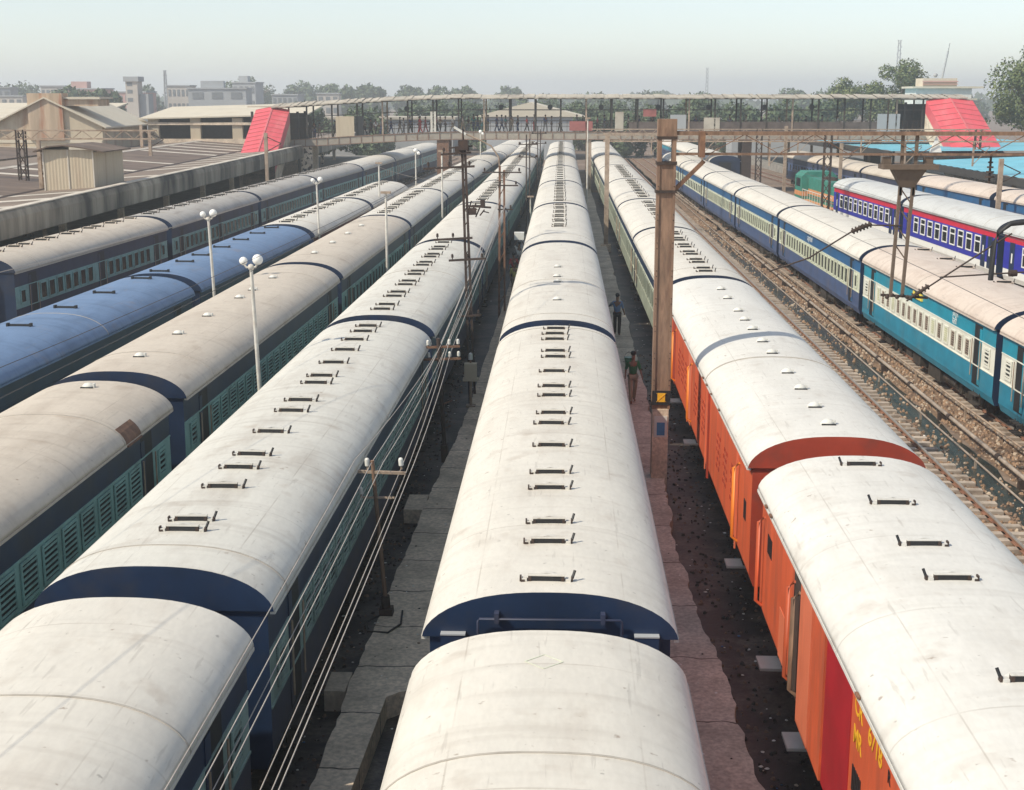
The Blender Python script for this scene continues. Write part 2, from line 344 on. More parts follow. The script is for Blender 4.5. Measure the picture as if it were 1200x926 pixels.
M['ditch'] = mat('ditch_water', (.022, .026, .022), .2, .4, 1.5, (.10, .075, .055), .55, 2.0, bump=.2, fine=.3)
g = MB(); g.add([(-3200, -120, 0), (3200, -120, 0), (3200, 3400, 0), (-3200, 3400, 0)], [(0, 1, 2, 3)]); struct('ground', g, 'soil')
def strip(name, left, right, y0, y1, z, m_, step=6, jag=0.0):
    b = MB(); ys = []; y = y0
    while y < y1: ys.append(y); y += step
    ys.append(y1)
    vs = []
    for y in ys:
        vs += [(left(y) + random.uniform(-jag, jag), y, z), (right(y) + random.uniform(-jag, jag), y, z)]
    b.add(vs, [(2 * i, 2 * i + 1, 2 * i + 3, 2 * i + 2) for i in range(len(ys) - 1)])
    return struct(name, b, m_)
strip('path', lambda y: tx('C', y) - 2.2, lambda y: tx('F', y) + 2.4, 0, 150, .004, 'wet', 5)
strip('track_bed', lambda y: tx('K', y) - 1.9, lambda y: tx('K', y) + 1.5, 10, 230, .008, 'ballast_bed', 3, .12)
strip('track_bed', lambda y: tx('G', y) - 2.6, lambda y: tx('G', y) + 2.6, 10, 230, .008, 'ballast_bed', 3, .15)
strip('track_bed', lambda y: tx('H', y) - 2.6, lambda y: tx('H', y) + 2.6, 50, 230, .008, 'ballast_bed', 3, .15)
strip('ditch', lambda y: tx('K', y) + 1.45, lambda y: tx('K', y) + 2.45, 14, 110, .012, 'ditch', 1.2, .13)
strip('grass_strip', lambda y: tx('G', y) + 3.0, lambda y: tx('H', y) - 2.9, 105, 190, .010, 'grass', 4, .3)

# service platforms between the rows
def platform(name, segs, zt, m_, jag=0.05, edge='r'):
    """segs: list (y, xl, xr)"""
    b = MB(); n = 0; vs = []; ys = []
    y = segs[0][0]
    L = [(s[0], s[1]) for s in segs]; Rr = [(s[0], s[2]) for s in segs]
    while y < segs[-1][0]:
        ys.append(y); y += .22 if y < 45 else 1.2 if y < 80 else 4
    ys.append(segs[-1][0])
    wob = lambda y: jag * (.5 * math.sin(y * 1.3 + 1) + .4 * math.sin(y * 3.1) + random.uniform(-.6, .6))
    for y in ys:
        j = wob(y)
        xl = lerp_poly(L, y) + (j if edge in 'lb' else 0); xr = lerp_poly(Rr, y) + (wob(y + 7) if edge in 'rb' else 0)
        vs += [(xl, y, 0), (xl, y, zt), (xr, y, zt), (xr, y, 0)]
    k = len(ys); fs = []
    for i in range(k - 1):
        o = 4 * i
        for a in range(3): fs.append((o + a, o + a + 1, o + a + 5, o + a + 4))
    fs += [(0, 3, 2, 1), (4 * k - 4, 4 * k - 3, 4 * k - 2, 4 * k - 1)]
    b.add(vs, fs); return struct(name, b, m_)
platform('platform', [(8, -3.76, -3.22), (17, -3.72, -3.15), (21.6, -3.70, -3.0), (21.8, -3.70, -1.95), (34, -3.45, -1.95), (41, -3.2, -2.0), (60, -3.1, -2.1), (100, -3.1, -2.3), (160, -3.2, -2.5)], .42, 'conc_dark', .03, 'l')
platform('platform', [(4, 1.75, 3.0), (18, 1.72, 2.95), (23, 1.7, 2.82), (26, 1.7, 2.6), (31, 1.65, 2.5), (37, 1.6, 2.72), (60, 1.5, 2.75), (100, 1.4, 2.6), (160, 1.2, 2.4)], .42, 'conc_pink', .06, 'r')
platform('platform', [(14, -13.3, -12.5), (60, -13.1, -12.3), (110, -12.6, -11.7)], .35, 'conc_dark', .03, 'b')
platform('platform', [(14, -8.5, -7.8), (60, -8.4, -7.6), (110, -8.1, -7.3)], .35, 'conc_dark', .03, 'b')
platform('platform', [(95, -19.0, -16.0), (150, -17.4, -14.6), (200, -15.5, -13)], .8, 'concrete', .03, 'b')
platform('platform', [(50, 36.2, 48), (100, 33.6, 46), (150, 30.6, 46), (230, 27, 44)], .9, 'concrete', .03, 'b')
platform('platform', [(30, -60, -27.2), (90, -60, -26.3), (150, -60, -24.3), (220, -56, -24)], .9, 'concrete', .03, 'b')
b = MB(); b.box(-4.12, -3.75, 21.7, 22.5, 0, .38); b.box(-4.0, -3.5, 32.3, 33.6, 0, .36); b.box(-2.6, -2.05, 19.4, 20.4, 0, .30)
struct('platform_edge', b, 'conc_dark')

# tracks: rails + sleepers
for t, (y0, y1, vis) in dict(A=(54, 230, 0), B=(30, 220, 0), C=(5, 230, 0), D=(0, 230, 0), E=(0, 230, 0), F=(0, 230, 0), K=(8, 230, 2), G=(15, 230, 2), L=(60, 230, 1), H=(55, 230, 1), I=(60, 230, 1)).items():
    rb = MB(); ys = list(range(y0, y1 + 1, 5))
    for s in (-.838, .838):
        for a, c in zip(ys, ys[1:]):
            p = Vector((tx(t, a) + s, a, 0)); q = Vector((tx(t, c) + s, c, 0))
            rb.beam(p + Vector((0, 0, .20)), q + Vector((0, 0, .20)), .07, .035, 1)
            rb.beam(p + Vector((0, 0, .145)), q + Vector((0, 0, .145)), .03, .09, 0)
            rb.beam(p + Vector((0, 0, .10)), q + Vector((0, 0, .10)), .14, .02, 0)
    ro = struct('railway_track', rb, ['rail', 'railtop'])
    sb = MB(); y = y0 + .3; st = .62 if vis == 2 else .7
    while y < min(y1, 150):
        xx = tx(t, y); j = random.uniform(-.04, .04); jj = random.uniform(-.1, .1)
        if vis: sb.beam((xx - 1.37 + j, y, .06), (xx + 1.37 + j, y + jj, .06), .24, .10)
        y += st
    if vis: so_ = sb.build('sleeper', 'sleeper', ro); so_['kind'] = 'stuff'

# loose ballast stones and litter
def scatter(name, label, n, area, size, mats, z=.01, cat='stones', flat=1.0):
    b = MB()
    for i in range(n):
        x, y = area(); s = random.uniform(*size)
        a = random.uniform(0, 6.28); vs = []
        for k in range(5):
            t = a + k * 1.2566; rr = s * random.uniform(.6, 1.1); vs.append((x + rr * math.cos(t), y + rr * math.sin(t), z))
        top = [(x + (v[0] - x) * .6, y + (v[1] - y) * .6, z + s * flat * random.uniform(.5, 1)) for v in vs]
        b.add(vs + top, [(k, (k + 1) % 5, 5 + (k + 1) % 5, 5 + k) for k in range(5)] + [(5, 6, 7, 8, 9)], random.randrange(len(mats)))
    o = b.build(name, mats); tag(o, label, cat, kind='stuff'); return o
M['stone_a'] = mat('stone_tan', (.30, .19, .12), .9, .3, 5); M['stone_b'] = mat('stone_brown', (.20, .13, .09), .9, .3, 5); M['stone_c'] = mat('stone_pale', (.42, .33, .25), .9, .2, 5)
def a1():
    y = 28 + 92 * random.random() ** 1.7; u = random.random()
    x = tx('K', y) + random.uniform(-1.7, 1.6) if u < .45 else tx('G', y) + random.uniform(-2.6, -.4) if u < .97 else tx('K', y) + random.uniform(1.5, 2.5)
    return x, y
scatter('ballast', 'loose tan and brown ballast stones strewn between the empty track and the blue train', 15000, a1, (.03, .085), ['stone_a', 'stone_b', 'stone_c', 'stone_a'])
def a2():
    u = random.random(); y = 12 + 60 * random.random() ** 1.6
    if u < .3: return random.uniform(2.9, 4.2), y
    if u < .55: return random.uniform(-4.6, -3.75), y
    if u < .62: return random.uniform(-2.5, -1.6), y
    return tx('K', y) + random.uniform(-1.2, 4.0), 26 + 60 * random.random() ** 1.6
scatter('litter', 'scraps of white and coloured rubbish lying in the muck beside the tracks', 700, a2, (.015, .05), ['white', 'offwhite', 'stone_c', 'offwhite', 'blue'], .022, 'rubbish', .4)
def a3():
    y = 12 + 50 * random.random() ** 1.4
    return (random.uniform(-3.6, -2.1), y) if random.random() < .5 else (random.uniform(1.8, 2.8), y)
scatter('litter', 'small bits of white and dark rubbish on the service platforms', 260, a3, (.012, .04), ['white', 'offwhite', 'dark', 'stone_b'], .425, 'rubbish', .4)
def a4():
    y = random.uniform(8, 55)
    return (random.uniform(2.8, 4.3), y) if random.random() < .55 else (random.uniform(-4.7, -3.7), y)
scatter('gravel', 'dark oily gravel in the muddy strips beside the platforms', 2200, a4, (.02, .06), ['under', 'dark', 'stone_b'], .005)

# pipe and thin rail along the ditch
pm = MB(); ys = list(range(16, 150, 6))
pm.tube([(tx('K', y) + 2.62, y, .32) for y in ys], .062, 8)
for y in range(18, 150, 5): pm.tube([(tx('K', y) + 2.62, y, .32), (tx('K', y) + 2.62, y + .25, .32)], .09, 8, 1)
for y in range(20, 150, 8): pm.box(tx('K', y) + 2.5, tx('K', y) + 2.74, y - .08, y + .08, 0, .25, 1)
tag(pm.build('water_pipe', ['pipe', 'rust_dark']), 'long rusty water pipe with bolted joints running beside the ditch', 'pipe')
pm = MB(); pm.tube([(tx('K', y) + 1.95, y, .24) for y in ys], .03, 6)
for y in range(20, 150, 6): pm.box(tx('K', y) + 1.92, tx('K', y) + 1.98, y - .03, y + .03, 0, .22)
tag(pm.build('water_pipe', 'pipe'), 'thin pipe on short stakes standing in the ditch beside the empty track', 'pipe')
pm = MB(); pm.tube([(tx('G', y) - 1.75, y, .45) for y in ys], .035, 6)
for y in range(20, 150, 6): pm.box(tx('G', y) - 1.78, tx('G', y) - 1.72, y - .03, y + .03, 0, .43)
tag(pm.build('water_pipe', 'steel_tan'), 'thin brown pipe close along the foot of the blue and teal train', 'pipe')

# ---------------------------------------------------------------- coaches
HW = 1.70; EAVE = 3.36; RIDGE = 4.0
def arc(hw, z0, z1, n=24, p=2.5, q=1.7):
    out = []
    for i in range(n + 1):
        t = -math.cos(math.pi * i / n); a = abs(t)
        out.append((hw * t, z0 + (z1 - z0) * max(0, 1 - a ** p) ** (1 / q)))
    return out
def side_x(z): return 1.60 if z > 1.2 else 1.60 - (1.2 - z) * .35

def build_roof(b, L, seams):
    pr = arc(HW, EAVE, RIDGE); b.extrude_y(pr, 0, L, 0, True, capmi=3)
    for y in seams:
        pr2 = [(x * 1.002, z + .010) for x, z in pr]
        b.extrude_y(pr2, y, y + .03, 1, True)
    for s in (-1, 1): b.box(s * 1.64, s * 1.712, .03, L - .03, EAVE - .05, EAVE - .003, 2)
def body_fn(L, mould=True):
    def fn(b):
        # 0 upper, 1 band, 2 lower, 3 end
        zs = [.93, 1.2, 1.88, 2.74, EAVE - .005]
        R_ = [(side_x(z), z) for z in zs]; top = arc(1.60, EAVE - .004, RIDGE - .04, 14)[::-1]
        prof = R_ + top[1:-1] + [(-x, z) for x, z in R_[::-1]]
        n = len(prof); mis = []
        for i in range(n):
            z = (prof[i][1] + prof[(i + 1) % n][1]) / 2
            same = abs(prof[i][0] - prof[(i + 1) % n][0]) < .2
            mis.append((2 if z < 1.88 else 1 if z < 2.74 else 0) if same else 0)
        mis[-1] = 4
        o = len(b.v); y0, y1 = .05, L - .05
        b.v += [(x, y0, z) for x, z in prof] + [(x, y1, z) for x, z in prof]
        for i in range(n):
            j = (i + 1) % n; b.f.append([o + i, o + j, o + n + j, o + n + i]); b.m.append(mis[i]); b.sm.append(False)
        b.f.append([o + i for i in range(n)][::-1]); b.m.append(3); b.sm.append(False)
        b.f.append([o + n + i for i in range(n)]); b.m.append(3); b.sm.append(False)
        for s in (-1, 1):   # waist mouldings
            if not mould: continue
            for z in (1.88, 2.74): b.box(s * 1.598, s * 1.618, .06, L - .06, z - .018, z + .018, 1)
            b.box(s * 1.57, s * 1.60, .05, L - .05, 1.17, 1.2, 2)
    return fn
def vent_slot(b):   # ridge ventilator: shallow hood, dark mouth, bracket lugs
    for i in range(6):
        a0 = math.pi * i / 6; a1_ = math.pi * (i + 1) / 6
        for j in range(3):
            r0, r1 = 1 - j / 3, 1 - (j + 1) / 3
            P = lambda a, r: (.31 * math.cos(a) * r, .02 + .30 * math.sin(a) * r, .115 * (1 - r ** 2.2))
            b.add([P(a0, r0), P(a1_, r0), P(a1_, r1), P(a0, r1)], [(0, 1, 2, 3)], 0, True)
    b.box(-.20, .20, -.03, .02, .0, .088, 1)
    b.box(-.25, .25, -.04, .03, .089, .108, 0)
    b.box(-.30, .30, -.05, -.032, -.02, .012, 0)
    for s in (-1, 1):
        b.box(s * .20, s * .245, -.038, .03, -.01, .088, 2); b.box(s * .26, s * .33, -.05, .05, -.02, .05, 0); b.box(s * .335, s * .36, -.03, .05, -.02, .075, 2)
    b.beam((.35, .0, .05), (.385, .05, .15), .028, .028, 1); b.box(-.345, -.29, -.055, -.045, -.02, .04, 2)
def vent_mirror(b):
    c = MB(); vent_slot(c); b.v = [(-x, y, z) for x, y, z in c.v]; b.f = c.f; b.m = c.m; b.sm = c.sm
def vent_small(b):
    b.sphere((0, 0, .01), .15, 2, 10, (1.0, .75, .75)); b.box(-.14, .14, -.13, -.09, -.02, .04, 1); b.box(.10, .15, -.05, .05, 0, .10, 2)
def vent_bar(b):
    b.box(-.34, .34, -.045, .045, -.02, .07, 1); b.box(-.36, -.30, -.07, .07, -.02, .10, 1); b.box(.30, .36, -.07, .07, -.02, .10, 1)
    b.box(-.30, .30, .045, .16, -.03, .03, 0)
def win_fn(s, wd, ht, fr=.05, bars=4, mid=False):
    def fn(b):
        b.box(0, s * .012, -wd / 2, wd / 2, -ht / 2, ht / 2, 1)
        b.box(0, s * .035, -wd / 2, -wd / 2 + fr, -ht / 2, ht / 2, 0); b.box(0, s * .035, wd / 2 - fr, wd / 2, -ht / 2, ht / 2, 0)
        b.box(0, s * .034, -wd / 2 + fr, wd / 2 - fr, ht / 2 - fr, ht / 2, 0); b.box(0, s * .034, -wd / 2 + fr, wd / 2 - fr, -ht / 2, -ht / 2 + fr, 0)
        if mid: b.box(0, s * .030, -wd / 2 + fr, wd / 2 - fr, ht * .12, ht * .12 + fr, 0)
    return fn
def shutter_fn(s, wd, ht, n):
    def fn(b):
        for i in range(n):
            z = -ht / 2 + ht * (i + .5) / n; b.beam((s * .024, -wd / 2, z), (s * .024, wd / 2, z), .010, ht / n * .42, 0)
    return fn
def bogie_fn(b):
    for s in (-1, 1):
        b.box(s * .98, s * 1.12, -1.65, 1.65, .52, .70); b.box(s * .95, s * 1.2, -.35, .35, .35, .62)
        for y in (-1.15, 1.15):
            b.box(s * .95, s * 1.2, y - .17, y + .17, .42, .74); b.tube([(s * 1.05, y - .32, .3), (s * 1.05, y - .32, .62)], .09, 6); b.tube([(s * 1.05, y + .32, .3), (s * 1.05, y + .32, .62)], .09, 6)
    b.box(-1, 1, -.25, .25, .45, .8)
def wheel_fn(b):
    b.tube([(-.84, 0, .62), (-.72, 0, .62)], .43, 16); b.tube([(.72, 0, .62), (.84, 0, .62)], .43, 16); b.tube([(-.72, 0, .62), (.72, 0, .62)], .07, 8)
def under_fn(L):
    def fn(b):
        b.box(-1.25, 1.25, .2, L - .2, .80, .925)
        c = L / 2
        for s in (-1, 1):
            b.box(s * .85, s * 1.35, c - 2.4, c - .9, .35, .80); b.box(s * .85, s * 1.35, c + .2, c + 1.2, .42, .80); b.box(s * .9, s * 1.3, c + 1.6, c + 2.4, .5, .8)
            b.tube([(s * 1.1, c - 4, .6), (s * 1.1, c - 2.6, .6)], .2, 8)
    return fn
def door_fn(s, hd):
    def fn(b):
        b.box(s * 1.0, s * 1.604, -.38, .38, 1.25, 3.20, 1)
        for y in (-.42, .42): b.tube([(s * 1.66, y, 1.5), (s * 1.66, y, 2.7)], .018, 6, 2)
        b.box(s * 1.601, s * 1.615, -.40, -.16, 1.3, 3.1, 0)
        b.box(s * 1.45, s * 1.7, -.35, .35, .62, .66, 3); b.box(s * 1.45, s * 1.7, -.35, .35, .92, .96, 3)
        for y in (-.33, .33): b.box(s * 1.5, s * 1.54, y - .02, y + .02, .62, 1.2, 3)
    return fn

def coach(t, y0, L, label, group, roof, cols, vents, vent_kind='slot', sides=(1,), lod=0, win='louvre', wpitch=.85, seams=None, name='railway_coach', winframe=None, enddet=False, bare=False, mid=False, vx=0):
    p = Vector((tx(t, y0), y0, 0)); q = Vector((tx(t, y0 + L), y0 + L, 0)); rz = -math.atan2(q.x - p.x, q.y - p.y)
    o = thing(name, label, 'train coach', p, rz, group)
    up, band, low, end = cols
    Lk = round(L, 2)
    if seams is None: seams = [L * .12, L * .88]
    part('roof', (Lk, tuple(round(s, 2) for s in seams)), lambda b: build_roof(b, L, seams), [roof, 'seam', roof, end], o)
    part('body', (Lk, name), body_fn(L, name != 'parcel_van'), [up, band, low, end, 'under'], o)
    part('underframe', Lk, under_fn(L), 'under', o)
    for yy in (3.3, L - 3.3):
        bo = part('bogie', 'b', bogie_fn, 'under', o, (0, yy, 0))
        if lod < 2:
            for dy in (-1.15, 1.15): part('wheelset', 'w', wheel_fn, 'rust_dark', bo, (0, dy, 0))
    # gangway bellows and buffers at the ends
    for yy, sg in ((0, -1), (L, 1)):
        def bf(b, sg=sg):
            for k in range(4):
                e = .04 * (k % 2); b.box(-.62 + e, .62 - e, sg * (.09 * k - .05), sg * (.09 * k + .04), 1.25, 3.25 - e, 0)
        part('gangway', sg, bf, 'black', o, (0, yy, 0))
        if lod < 2:
            for s in (-1, 1):
                part('buffer', sg, lambda b: b.tube([(0, 0, 0), (0, sg * .30, 0)], .09, 8).tube([(0, sg * .30, 0), (0, sg * .34, 0)], .22, 10), 'under', o, (s * .98, yy, 1.05))
    if enddet:
        def hr(b):
            b.tube([(-.95, -.03, 3.30), (-.95, -.09, 3.62), (-.93, -.10, 3.66), (.93, -.10, 3.66), (.95, -.09, 3.62), (.95, -.03, 3.30)], .018, 6)
            for s in (-.7, .7): b.box(s - .03, s + .03, -.12, .05, 3.60, 3.74)
        part('handrail', 'h', hr, 'navy_dull' if end != 'orange_shade_trim' else 'orange', o)
        for s in (-1, 1):
            part('step_box', 's', lambda b: b.box(-.16, .16, -.10, .045, 3.22, 3.42, 1).box(-.165, .165, -.11, .045, 3.421, 3.44, 0), ['city_b', end], o, (s * 1.28, 0, 0))
    vf = {'slot': vent_slot, 'slotm': vent_mirror, 'small': vent_small, 'bar': vent_bar}[vent_kind]
    for v in vents:
        part('roof_vent', vent_kind, vf, [roof, 'black', 'rust_dark' if vent_kind != 'small' else 'offwhite'], o, (vx + random.uniform(-.02, .02), v, RIDGE - .015 - .045 * abs(vx)), random.uniform(-.035, .035))
    if bare: return o
    for s in sides:
        fr = winframe or band
        if lod < 2:
            dk_ = [L * .0 + 1.75, L - 1.75] + ([L / 2] if mid else [])
            for dy in dk_: part('door', (s, 'd'), door_fn(s, 0), [up, 'black', 'steel_tan', 'under'], o, (0, dy, 0))
            for dy in (.75, L - .75):
                wd = part('window', (s, 'end'), win_fn(s, .55, .62, .07), [fr, 'glass'], o, (s * 1.602, dy, 2.32))
                if lod == 0: part('shutter', (s, 'end'), shutter_fn(s, .42, .5, 4), [band], wd)
            y = 2.75
            while y < L - 2.5:
                if mid and abs(y - L / 2) < .75: y += wpitch; continue
                if win == 'louvre':
                    wo = part('window', (s, 'l', round(wpitch, 2)), win_fn(s, wpitch * .78, .74, .055), [fr, 'glass'], o, (s * 1.602, y, 2.31))
                    if lod == 0: part('shutter', (s, 'l', round(wpitch, 2)), shutter_fn(s, wpitch * .65, .62, 6), [band], wo)
                elif win == 'blind':
                    yl = random.random() < .42
                    wo = part('window', (s, 'b'), win_fn(s, .50, .62, .045), [fr, 'shade_yellow' if yl else 'glass'], o, (s * 1.602, y, 2.30))
                    if lod == 0: part('window_bars', (s, 'b'), shutter_fn(s, .42, .54, 7), ['band_cream' if yl else 'steel_tan'], wo)
                elif win == 'square':
                    part('window', (s, 'q'), win_fn(s, .95, 1.0, .07, mid=True), [fr, 'glass'], o, (s * 1.602, y, 2.42))
                y += wpitch
        else:
            y = 2.75
            while y < L - 2.5:
                part('window', (s, 'far'), lambda b: b.box(0, s * .012, -.3, .3, -.3, .3, 0), 'glass', o, (s * 1.60, y, 2.3)); y += 1.4
            for dy in (1.6, L - 1.6): part('door', (s, 'far'), lambda b: b.box(0, s * .012, -.35, .35, -.9, .9, 0), 'glass', o, (s * 1.60, dy, 2.2))
    return o

def vents_even(L, n, a=1.2): return [a + (L - 2 * a) * i / (n - 1) for i in range(n)]
def pairs(L):
    out = []; y = 1.0
    while y < L - .8: out += [y, y + .95] if y + .95 < L - .4 else [y]; y += 2.75
    return out

# E: centre train
EC = ('navy', 'band_teal', 'navy', 'navy')
ev = [.46, 2.05, 3.0, 4.85, 5.81, 7.67, 9.43, 10.33, 12.0, 12.96, 14.66, 16.48, 17.29, 18.99, 19.85, 20.7]
coach('E', -5.6, 21.3, 'nearest coach of the centre train, plain cream roof cut off by the photo bottom', 'coaches of the centre train', 'roof_white', EC, [], seams=[18.1], sides=(-1, 1), enddet=True)
b = MB()
for (ax, ay), (bx, by) in (((-.22, 14.75), (0, 14.95)), ((0, 14.95), (.22, 14.75)), ((.22, 14.75), (0, 14.55)), ((0, 14.55), (-.22, 14.75))):
    z = 4.003; b.beam((ax - .18, ay, z), (bx - .18, by, z), .012, .004)
mk = b.build('roof_marking', 'band_cream'); rt = [o for o in bpy.data.objects if o.name == 'railway_coach'][0]; mk.parent = rt; mk.matrix_parent_inverse = Matrix.Translation(rt.location).inverted()
y = 17.0; k = 1
for k in range(1, 9):
    sm = {1: [20.9], 2: [1.2, 9.0], 3: [3.0], 4: [1.5, 14], 5: [4, 12], 6: [], 7: [], 8: []}[k]
    vv = ev if k == 1 else [4, 8.3, 9.7, 12.5] if k == 2 else [i for i in pairs(21.3) if i > 5] if k in (3,) else pairs(21.3)[::2] if k > 4 else pairs(21.3)
    kind = 'small' if k == 2 else 'slot'
    coach('E', y, 21.3, ORD[k] + ' coach up the centre train, ' + ('cream roof with ridge vents, navy end wall showing' if k == 1 else 'nearly bare cream roof with tiny vents' if k == 2 else 'cream roof between the two platforms' if k < 5 else 'small pale roof far off'),
          'coaches of the centre train', 'roof_white', EC, vv, kind, (-1, 1) if k < 4 else (), 0 if k < 3 else 1 if k < 5 else 2, enddet=(k < 3), seams=sm, vx=-.05)
    y += 22.3
# D: large white roofs, left of centre
DC = ('navy', 'band_dull', 'navy', 'navy')
dv = [1.6, 2.1, 3.9, 5.1, 6.0, 7.7, 9.5, 10.5, 12.3, 13.1, 14.7, 16.4, 17.9, 19.2, 20.1]
coach('D', -4.6, 21.2, 'nearest coach left of the centre train, bare white roof in the bottom left corner', 'coaches of the train just left of centre', 'roof_white', DC, [], 'slot', (1,), 0, seams=[15.9, 18.2], enddet=True)
y = 17.8
for k in range(1, 9):
    coach('D', y, 21.2, ORD[k] + ' coach in the row just left of centre, ' + ('white roof with slotted vents' if k == 1 else 'white roof beside the iron mast' if k == 2 else 'pale roof, shaded blue side'),
          'coaches of the train just left of centre', 'roof_cool' if k in (1, 2) else 'roof_white', DC, [v for v in (dv if k == 1 else pairs(21.2)) if k != 3 or v > 14], 'slot', (1,), 0 if k < 2 else 1 if k < 5 else 2,
          wpitch=.72, seams=[.9] if k == 1 else [10.6])
    y += 22.2
# C: tan roofs
CC = ('navy', 'band_teal', 'navy_dull', 'navy')
coach('C', 9.6, 20.6, 'nearest tan-roofed coach at the left edge, with a torn rusty patch on its eave', 'coaches of the tan-roofed train', 'roof_tan', CC, [19.9], 'small', (1,), 0, wpitch=.95, seams=[17.2])
y = 31.3
for k in range(1, 9):
    coach('C', y, 20.9, ORD[k] + ' coach of the tan-roofed train, ' + ('warm tan roof with tiny vents' if k == 1 else 'tan roof behind a lamp post' if k == 2 else 'pale roof, dark blue side'),
          'coaches of the tan-roofed train', 'roof_tan' if k < 3 else 'roof_white', CC if k < 3 else ('navy_dull', 'band_dull', 'navy_dull', 'navy'), [1.9, 5.2, 8.3, 12.0, 13.8, 16.9] if k == 1 else [3, 7, 11, 15] if k == 2 else pairs(20.9) if k < 6 else [], 'small' if k < 3 else 'slot', (1,), 0 if k < 2 else 1 if k < 5 else 2, wpitch=.9 if k < 3 else .8)
    y += 21.7
# rusty torn patch on the eave of the nearest tan roof
b = MB(); b.box(1.40, 1.745, 17.3, 18.2, 3.30, 3.34, 0); pr = arc(HW + .006, EAVE, RIDGE + .006); pr = [p for p in pr if p[0] > 1.38]
b.extrude_y(pr + [(1.38, 3.3)], 17.3, 18.25, 0); rc = [o for o in bpy.data.objects if o.get('label', '').startswith('nearest tan')][0]
b.build('rust_patch', 'rust', rc)
# B: blue roofs, then short pale ones
BC = ('navy', 'navy', 'navy', 'navy')
coach('B', 29.6, 18.9, 'nearest blue-roofed coach at the left edge with dark flat bars along the roof', 'coaches of the blue-roofed train', 'roof_blue', BC, [1.5, 4.6, 8.0, 11.37, 14.57, 18.2], 'bar', (1,), 0, wpitch=1.3, winframe='navy_dull', seams=[10.3])
coach('B', 49.3, 18.6, 'second blue-roofed coach, behind the taller lamp post, with eight flat bars along the roof', 'coaches of the blue-roofed train', 'roof_blue', BC, [.5, 3.5, 5.7, 8.7, 11.8, 14.7, 17.5], 'bar', (1,), 1, wpitch=1.3, winframe='navy_dull', seams=[])
for k, (ya, Lb, lb) in enumerate(((68.9, 17.6, 'pale-roofed maroon-sided coach coupled behind the blue-roofed coaches'), (87.4, 16.6, 'pale-roofed maroon-sided last coach of the blue-roofed row, nearest the footbridge'))):
    coach('B', ya, Lb, lb, 'coaches of the blue-roofed train', 'roof_white', ('maroon', 'maroon', 'maroon', 'navy'), pairs(Lb), 'slot', (1,), 1, wpitch=1.3, winframe='maroon')
# A: far left train
AC = ('navy_dull', 'band_teal', 'navy_dull', 'navy')
y = 54.1; AL = [18.6, 18.9, 18.4, 18.5, 18.6, 18.6, 18.6]
for k in range(7):
    coach('A', y, AL[k], ORD[k] + ' coach of the farthest left train, ' + ('navy end wall facing the camera' if k == 0 else 'grey roof beside the canopy' if k < 4 else 'white roof near the footbridge'),
          'coaches of the train along the canopy', 'roof_grey' if 0 < k < 4 else 'roof_tan' if k == 0 else 'roof_white', AC, pairs(AL[k]) if k < 4 else [], 'slot', (1,), 1 if k < 4 else 2, winframe='band_teal', wpitch=.85, mid=(k in (0, 1)))
    y += AL[k] + .7
